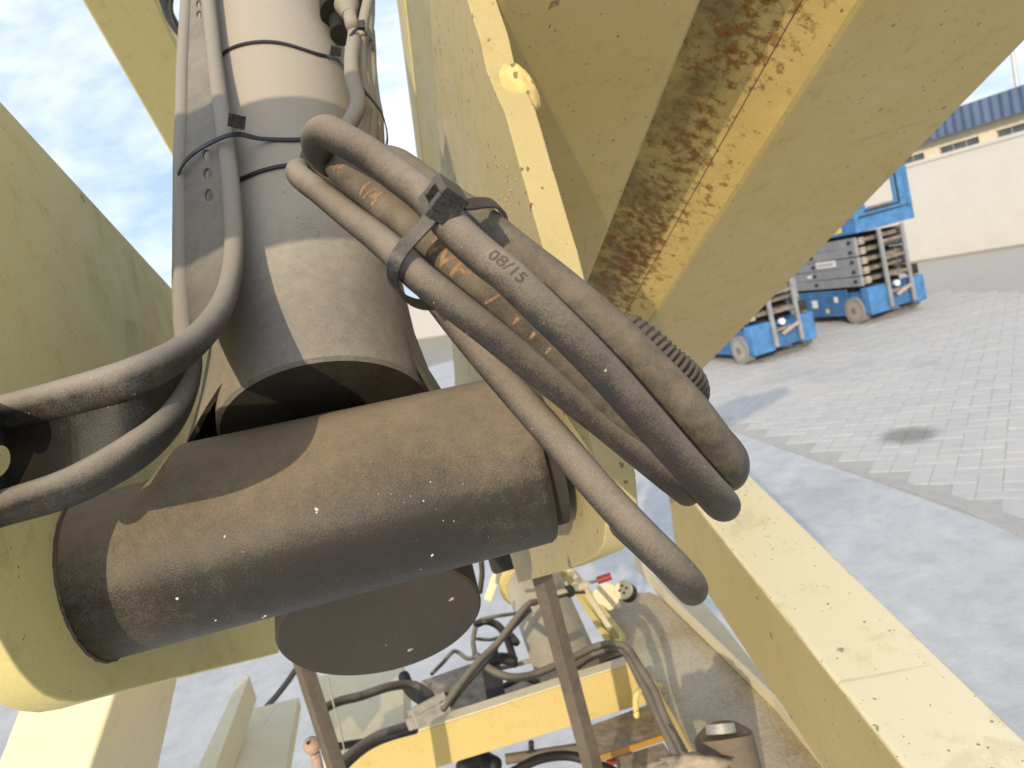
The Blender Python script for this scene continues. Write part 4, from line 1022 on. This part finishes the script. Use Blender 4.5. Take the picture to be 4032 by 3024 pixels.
# round bolt on the left rod
bo_ = empty('eye_bolt', P(1228, 2935, .86), 'dusty pinkish round eye bolt in front of the left steel rod', 'bolt')
bm = NB(); bmesh.ops.create_uvsphere(bm, u_segments=24, v_segments=16, radius=.0104)
for v in bm.verts: v.co += P(1228, 2935, .86)
finish('bolt_head', bm, M['pinkbolt'], bo_, angle=0)
finish('bolt_hole', cyl(P(1212, 2925, .8497), P(1213, 2926, .853), .0020, n=12), M['black'], bo_)
finish('bolt_shank', cyl(P(1240, 2965, .86), P(1262, 3060, .86), .006, n=14), M['pinkbolt'], bo_)
# pale channel at left
an = empty('angle_bar', P(940, 2900, 1.05), 'pale cream angle bar rising at the lower left, beside the cream channel', 'angle bar')
A_ = [P(940, 2676, 1.25), P(982, 2660, 1.25), P(960, 2770, 1.27)]; B_ = [P(765, 3050, 1.0), P(838, 3050, 1.0), P(900, 3060, 1.02)]
finish('upright_leg', add_prism(NB(), [A_[0], A_[1], A_[1] - V((0, 0, .045)), A_[0] - V((0, 0, .045))], [B_[0], B_[1], B_[1] - V((0, 0, .045)), B_[0] - V((0, 0, .045))]), M['cream'], an, True, bevel=.001)
q = [P(958, 2798, 1.28), P(1176, 2745, 1.35), P(1120, 3060, 1.1), P(850, 3080, 1.03)]
finish('base_plate', slab(q, V((0, 0, -.02))), M['cream'], an, True, bevel=.002)
# cream long box in the centre
q = [P(1240, 2660, 1.5), P(1590, 2620, 1.56), P(1598, 2926, 1.30), P(1270, 3000, 1.24)]
tag(finish('tank_cover', slab(q, V((0, 0, -.06))), M['cream'], None, True, bevel=.004), 'dusty cream flat cover below the round base, left of the brown case', 'cover')
q = [P(1655, 2680, 1.42), P(1886, 2600, 1.5), P(1932, 2752, 1.38), P(1785, 2800, 1.34)]
bt = empty('battery_case', q[3], 'dusty brown case with an orange edge behind the cross bar', 'case')
finish('case_body', slab(q, V((0, 0, -.10))), M['battery'], bt, True, bevel=.002)
finish('orange_strip', add_prism(NB(), [q[3], q[2], q[2] - V((0, 0, .007)), q[3] - V((0, 0, .007))], [v - LO * .004 for v in (q[3], q[2], q[2] - V((0, 0, .007)), q[3] - V((0, 0, .007)))]), M['orange'], bt, False)
tag(finish('black_strap', add_prism(NB(), [P(1888, 2580, 1.45), P(1962, 2560, 1.45), P(2000, 2800, 1.30), P(1930, 2830, 1.30)], [P(1888, 2580, 1.47), P(1962, 2560, 1.47), P(2000, 2800, 1.33), P(1930, 2830, 1.33)]), M['dark'], None, False), 'flat black strap between the brown case and the cream cylinder', 'strap')
# dark machinery floor under the bar so gaps read as depth
q = [P(1250, 2960, 1.75), P(1330, 2890, 1.8), P(2060, 2700, 1.9), P(2700, 2900, 1.5), P(2800, 3150, 1.35), P(1300, 3200, 1.5)]
sw = finish('skid_tray', slab(q, V((0, 0, -.02))), M['concrete'], None, False); bpy.data.objects.remove(sw)
# pivot pin lower right
pn = empty('pivot_pin', P(2860, 3010, 1.0), 'dark pivot boss with a worn chrome cap at the bottom edge', 'pin')
finish('boss', cyl(P(2850, 2905, .98), P(2905, 3140, .95), .040, n=36), M['rod'], pn, angle=35)
finish('collar', cyl(P(2842, 2882, .975), P(2849, 2908, .975), .030, .040, 36), M['rod'], pn, angle=35)
finish('chrome_cap', cyl(P(2834, 2850, .98), P(2841, 2888, .975), .0195, .021, 30), M['chrome'], pn, angle=35)
lump(P(2740, 3025, .93), cv(1, 0, 0), .03, M['battery'], None, 'mud_clod', 8, (1.5, .6, .8), 3)
tag(COL.objects['mud_clod'], 'dried mud heap at the bottom edge, left of the pivot boss', 'mud')
# bolt head, red lever
bl = empty('cap_nut', P(2455, 2325, 1.55), 'cream four hole round cap at the far end of the dirty rail', 'cap')
cc = P(2455, 2322, 1.55); vd = (EYEP - cc).normalized(); vd = (vd * .8 + cv(-.5, .35, 0) * .6).normalized()
finish('cap_body', cyl(cc, cc - vd * .035, .021, n=28), M['dark'], bl, angle=35)
cf = finish('cap_face', cyl(cc + vd * .004, cc, .018, .021, n=28), M['cream'], bl, angle=35)
b1, b2 = basis(vd)[1:]
for i in range(4):
    c = cc + vd * .0045 + (b1 * cos(pi / 4 + i * pi / 2) + b2 * sin(pi / 4 + i * pi / 2)) * .008
    finish('cap_hole', cyl(c, c - vd * .002, .003, n=10), M['dark'], bl)
rl = empty('lever', P(2370, 2275, 1.6), 'small lever with a red rubber grip in front of the pale floor', 'lever')
finish('grip', cyl(P(2352, 2286, 1.6), P(2406, 2268, 1.6), .0085, n=16), M['red'], rl)
finish('stem', cyl(P(2300, 2302, 1.6), P(2354, 2285, 1.6), .004, n=10), M['chrome'], rl)
tag(finish('round_plate', cyl(P(2385, 2350, 1.56), P(2388, 2353, 1.565), .030, n=28), M['cream'], None, angle=35), 'pale thin disc beside the four hole cap', 'disc')
# rod (thin hydraulic tube) with clamp across the cream cylinder
hz_ = empty('hydraulic_pipe', P(2250, 2320, 1.45), 'thin pale metal pipe with a black clamp crossing the cream cylinder', 'pipe')
finish('pipe', cyl(P(2145, 2362, 1.40), P(2305, 2302, 1.5), .0085, n=16), M['cream'], hz_)
finish('clamp', cyl(P(2238, 2329, 1.44), P(2246, 2326, 1.445), .0125, n=16), M['black'], hz_)
def lc_(label, pts, r, m='rubber_mid'): return hose('cable', pts, r * .8, M[m], label, 'loose cables over the chassis', cat='cable', n=10, k=6)
def r8(x, y, d): return (x / 2.458 + 1700, y / 2.458 + 2100, d)
lc_('long black cable under the thin pale pipe', [r8(1110, 650, 1.38), r8(1250, 610, 1.42), r8(1380, 575, 1.46), r8(1500, 570, 1.5)], .0045, 'rubber_clean')
lc_('straight twin cable rising from the grey connector to the right rod', [(1745, 2790, 1.10), (1800, 2710, 1.12), (1880, 2610, 1.16), (1960, 2530, 1.2), (2070, 2390, 1.25), (2110, 2370, 1.27)], .0075)
lc_('second cable running close beside the straight twin cable', [(1762, 2790, 1.12), (1830, 2700, 1.14), (1900, 2620, 1.18), (1975, 2520, 1.22), (2085, 2400, 1.27)], .0055, 'rubber_clean')
lc_('sagging grey cable looping from the cable knot under the right rod', [r8(440, 1190, 1.22), r8(500, 1270, 1.2), r8(650, 1360, 1.18), r8(800, 1395, 1.18), r8(980, 1370, 1.2), r8(1160, 1300, 1.22), r8(1300, 1240, 1.24), r8(1420, 1180, 1.26), r8(1560, 1110, 1.28), r8(1720, 1070, 1.28), r8(1850, 1090, 1.26), r8(1930, 1160, 1.24), r8(1990, 1260, 1.2), (2540, 2660, 1.17), (2580, 2730, 1.14), (2620, 2830, 1.10), (2690, 2960, 1.04), (2740, 3060, 1.0)], .0085)
lc_('thick grey cable beside the dirty rail, next to the hook', [r8(1560, 1170, 1.30), r8(1740, 1120, 1.3), r8(1860, 1150, 1.28), r8(1920, 1230, 1.25), r8(1990, 1360, 1.22), (2545, 2720, 1.18), (2590, 2820, 1.13), (2655, 2960, 1.07), (2700, 3060, 1.03)], .0085)
lc_('dark cable behind the cable arch, lower branch', [r8(1280, 1330, 1.33), r8(1400, 1280, 1.34), r8(1540, 1190, 1.35), r8(1700, 1130, 1.35)], .010, 'rubber_clean')
lc_('thin dark cable rising to the cable arch from the cross bar', [r8(1560, 1380, 1.36), r8(1620, 1290, 1.37), r8(1720, 1220, 1.37), r8(1850, 1190, 1.36)], .006, 'rubber_clean')
lc_('black loop of cable left of the cream cylinder, upper arc', [r8(430, 880, 1.5), r8(520, 850, 1.5), r8(620, 880, 1.5), r8(690, 950, 1.49), r8(740, 1050, 1.48), r8(780, 1180, 1.46), r8(800, 1270, 1.45)], .010, 'rubber_clean')
lc_('dark flat cable end pointing at the cream cylinder', [r8(730, 960, 1.47), r8(780, 1010, 1.47), r8(820, 1060, 1.46)], .010, 'rubber_clean')
lc_('fat black cable lying left of the cream cylinder', [r8(580, 1230, 1.40), r8(680, 1210, 1.40), r8(790, 1230, 1.40)], .014, 'black')
lc_('thin grey cable to the knot, far left', [r8(0, 1360, 1.3), r8(110, 1250, 1.3), r8(220, 1140, 1.3), r8(340, 1210, 1.28), r8(440, 1200, 1.25)], .0045)
lc_('thin upright grey cable left of the knot', [r8(420, 920, 1.35), r8(400, 1050, 1.34), r8(420, 1180, 1.3)], .006)
lc_('thin grey cable from the round base to the knot', [r8(490, 830, 1.3), r8(640, 800, 1.3), r8(830, 770, 1.32), r8(930, 720, 1.3)], .004)
lc_('thin black line crossing the black cable loop', [r8(430, 1020, 1.38), r8(560, 1030, 1.36), r8(640, 1010, 1.34)], .004, 'rubber_clean')
lc_('steep dark cable through the black loop', [r8(590, 1200, 1.36), r8(650, 1060, 1.36), r8(720, 950, 1.35)], .005, 'rubber_clean')
lc_('slim brown rod left of the cream cylinder', [r8(640, 1310, 1.5), r8(800, 1275, 1.5), r8(960, 1230, 1.5)], .006, 'battery')
def r6(x, y, d): return (x / 1.796 + 1000, y / 1.796 + 2100, d)
lc_('dark cable crossing the cream cover from the left rod', [r6(480, 1250, 1.15), r6(600, 1190, 1.18), r6(760, 1150, 1.2), r6(940, 1090, 1.22), r6(1080, 1070, 1.24), r6(1170, 1090, 1.24), r6(1250, 1150, 1.22)], .0095, 'rubber_clean')
lc_('black cable below the connector, coiling over the cover', [r6(1060, 1010, 1.35), r6(1100, 1100, 1.33), r6(1180, 1170, 1.3), r6(1250, 1200, 1.27)], .014, 'black')
lc_('grey cable running along the cross bar to the connector', [r6(560, 1680, 1.0), r6(640, 1600, 1.03), r6(760, 1500, 1.07), r6(880, 1430, 1.1), r6(1000, 1390, 1.12), r6(1100, 1360, 1.13)], .009)
lc_('second grey cable along the cross bar, below the first', [r6(570, 1720, 1.01), r6(700, 1590, 1.05), r6(820, 1500, 1.1), r6(960, 1440, 1.13), r6(1140, 1390, 1.15)], .008, 'rubber_clean')
lc_('black cable on the cream cover behind the left rod', [r6(540, 1520, 1.14), r6(640, 1500, 1.16), r6(760, 1480, 1.2)], .008, 'black')
lc_('thin pale wire hanging down over the cream cover', [r6(520, 1010, 1.12), r6(560, 1200, 1.12), r6(610, 1380, 1.11), r6(640, 1540, 1.1)], .0016, 'grey_plastic')
lc_('thin black rod leaning left of the left steel rod', [r6(60, 1260, 1.5), r6(150, 1160, 1.5), r6(230, 1060, 1.5), r6(300, 960, 1.5)], .008, 'black')
lc_('dark cable hanging below the cross bar', [r6(1960, 1480, 1.5), r6(1960, 1560, 1.5), r6(1930, 1680, 1.48)], .008, 'rubber_clean')
lc_('black cable bundle at the bottom edge under the cross bar', [r6(1480, 1660, 1.4), r6(1600, 1600, 1.42), r6(1700, 1640, 1.4)], .022, 'black')
# connector
c = P(1690, 2797, 1.10); e1 = (P(1775, 2745, 1.12) - P(1610, 2835, 1.08)).normalized(); e3 = -Fv + cv(-.1, .3, 0); e3 = (e3 - e1 * e3.dot(e1)).normalized(); e2 = e3.cross(e1)
cn = empty('plug_connector', c, 'grey dusty plug connector lying on the cross bar cables', 'connector')
finish('connector_body', cbox(c, e1, .060, e2, .030, e3, .022), M['grey_plastic'], cn, True, bevel=.002)
finish('connector_rib', cbox(c + e3 * .0125, e1, .056, e2, .004, e3, .004), M['grey_plastic'], cn, True, bevel=.0008)
finish('connector_latch', cbox(c - e1 * .034 - e2 * .004, e1, .010, e2, .018, e3, .014), M['grey_plastic'], cn, True, bevel=.002)
finish('connector_screw', cyl(c + e1 * .018 + e3 * .010, c + e1 * .018 + e3 * .013, .0035, n=12), M['dark'], cn)
# far bits at (1940..2060, 2220..2350)
tag(finish('hinge_tab', cbox(P(1945, 2290, 1.30), cv(.35, 1, 0).normalized(), .07, cv(1, -.35, 0).normalized(), .016, Fv, .02), M['cream'], None, True, bevel=.003), 'narrow pale tab hanging beside the round base', 'tab')
lc_('dark upright cable between round base and pale tab', [(1895, 2210, 1.2), (1898, 2260, 1.2), (1890, 2330, 1.2)], .006, 'rubber_clean')
tag(finish('dark_knuckle', cbox(P(1975, 2200, 1.1), NL, .04, V((0, 0, 1)), .035, LO, .03), M['dark'], None, True, bevel=.006, segs=3), 'dark steel knuckle under the right end of the cross tube', 'knuckle')

# clutter filling the gaps in the chassis
q = [P(2175, 2700, 1.52), P(2210, 2600, 1.58), P(2440, 2515, 1.62), P(2500, 2620, 1.50), P(2330, 2680, 1.46)]
tag(finish('inner_floor', slab(q, V((0, 0, -.01))), M['battery'], None, True, bevel=.001), 'grey brown floor plate between the cylinder and the dirty rail', 'plate')
q = [P(1960, 2760, 1.52), P(1990, 2690, 1.56), P(2170, 2640, 1.58), P(2210, 2720, 1.50), P(2010, 2800, 1.46)]
tag(finish('brown_cover', slab(q, V((0, 0, -.05))), M['battery'], None, True, bevel=.003), 'low brown cover behind the cross bar between strap and right rod', 'cover')
q = [P(1880, 3040, 1.42), P(2000, 2960, 1.46), P(2330, 2985, 1.40), P(2620, 2900, 1.40), P(2780, 3060, 1.25), P(1900, 3120, 1.35)]
fl_ = empty('shade_tray', q[0] - V((0, 0, .06)), 'dark tray standing for the shadows under the cross bar at the bottom edge', 'tray')
finish('tray_floor', slab([v - V((0, 0, .06)) for v in q], V((0, 0, -.02))), M['dark'], fl_, True, bevel=.002)  # dark floor added to colour in the shadows below the bar
finish('red_valve', cbox(P(2440, 2985, 1.37), NL, .055, LO, .012, V((0, 0, 1)), .014), M['red'], fl_, True, bevel=.002)
finish('valve_body', cbox(P(2540, 3010, 1.33), NL, .10, LO, .05, V((0, 0, 1)), .03), M['battery'], fl_, True, bevel=.004)
finish('pipe', cyl(P(1990, 2990, 1.40), P(2420, 2925, 1.42), .010, n=14), M['rod'], fl_)
lc_('black cable crossing the dark tray at the bottom edge', [(2020, 3040, 1.3), (2120, 2990, 1.32), (2230, 2975, 1.34), (2330, 3000, 1.33), (2420, 3040, 1.3)], .011, 'black')
lc_('grey cable crossing behind the right rod toward the brown cover', [(1990, 2700, 1.45), (2060, 2670, 1.44), (2140, 2690, 1.42), (2220, 2640, 1.42), (2300, 2600, 1.44)], .008, 'rubber_clean')
lc_('dark cable dropping behind the cross bar beside the right rod', [(2140, 2620, 1.5), (2160, 2680, 1.48), (2125, 2750, 1.46)], .014, 'black')
lc_('short dark cable between connector and brown case', [(1640, 2700, 1.3), (1665, 2740, 1.28), (1700, 2760, 1.26), (1760, 2740, 1.26)], .009, 'black')
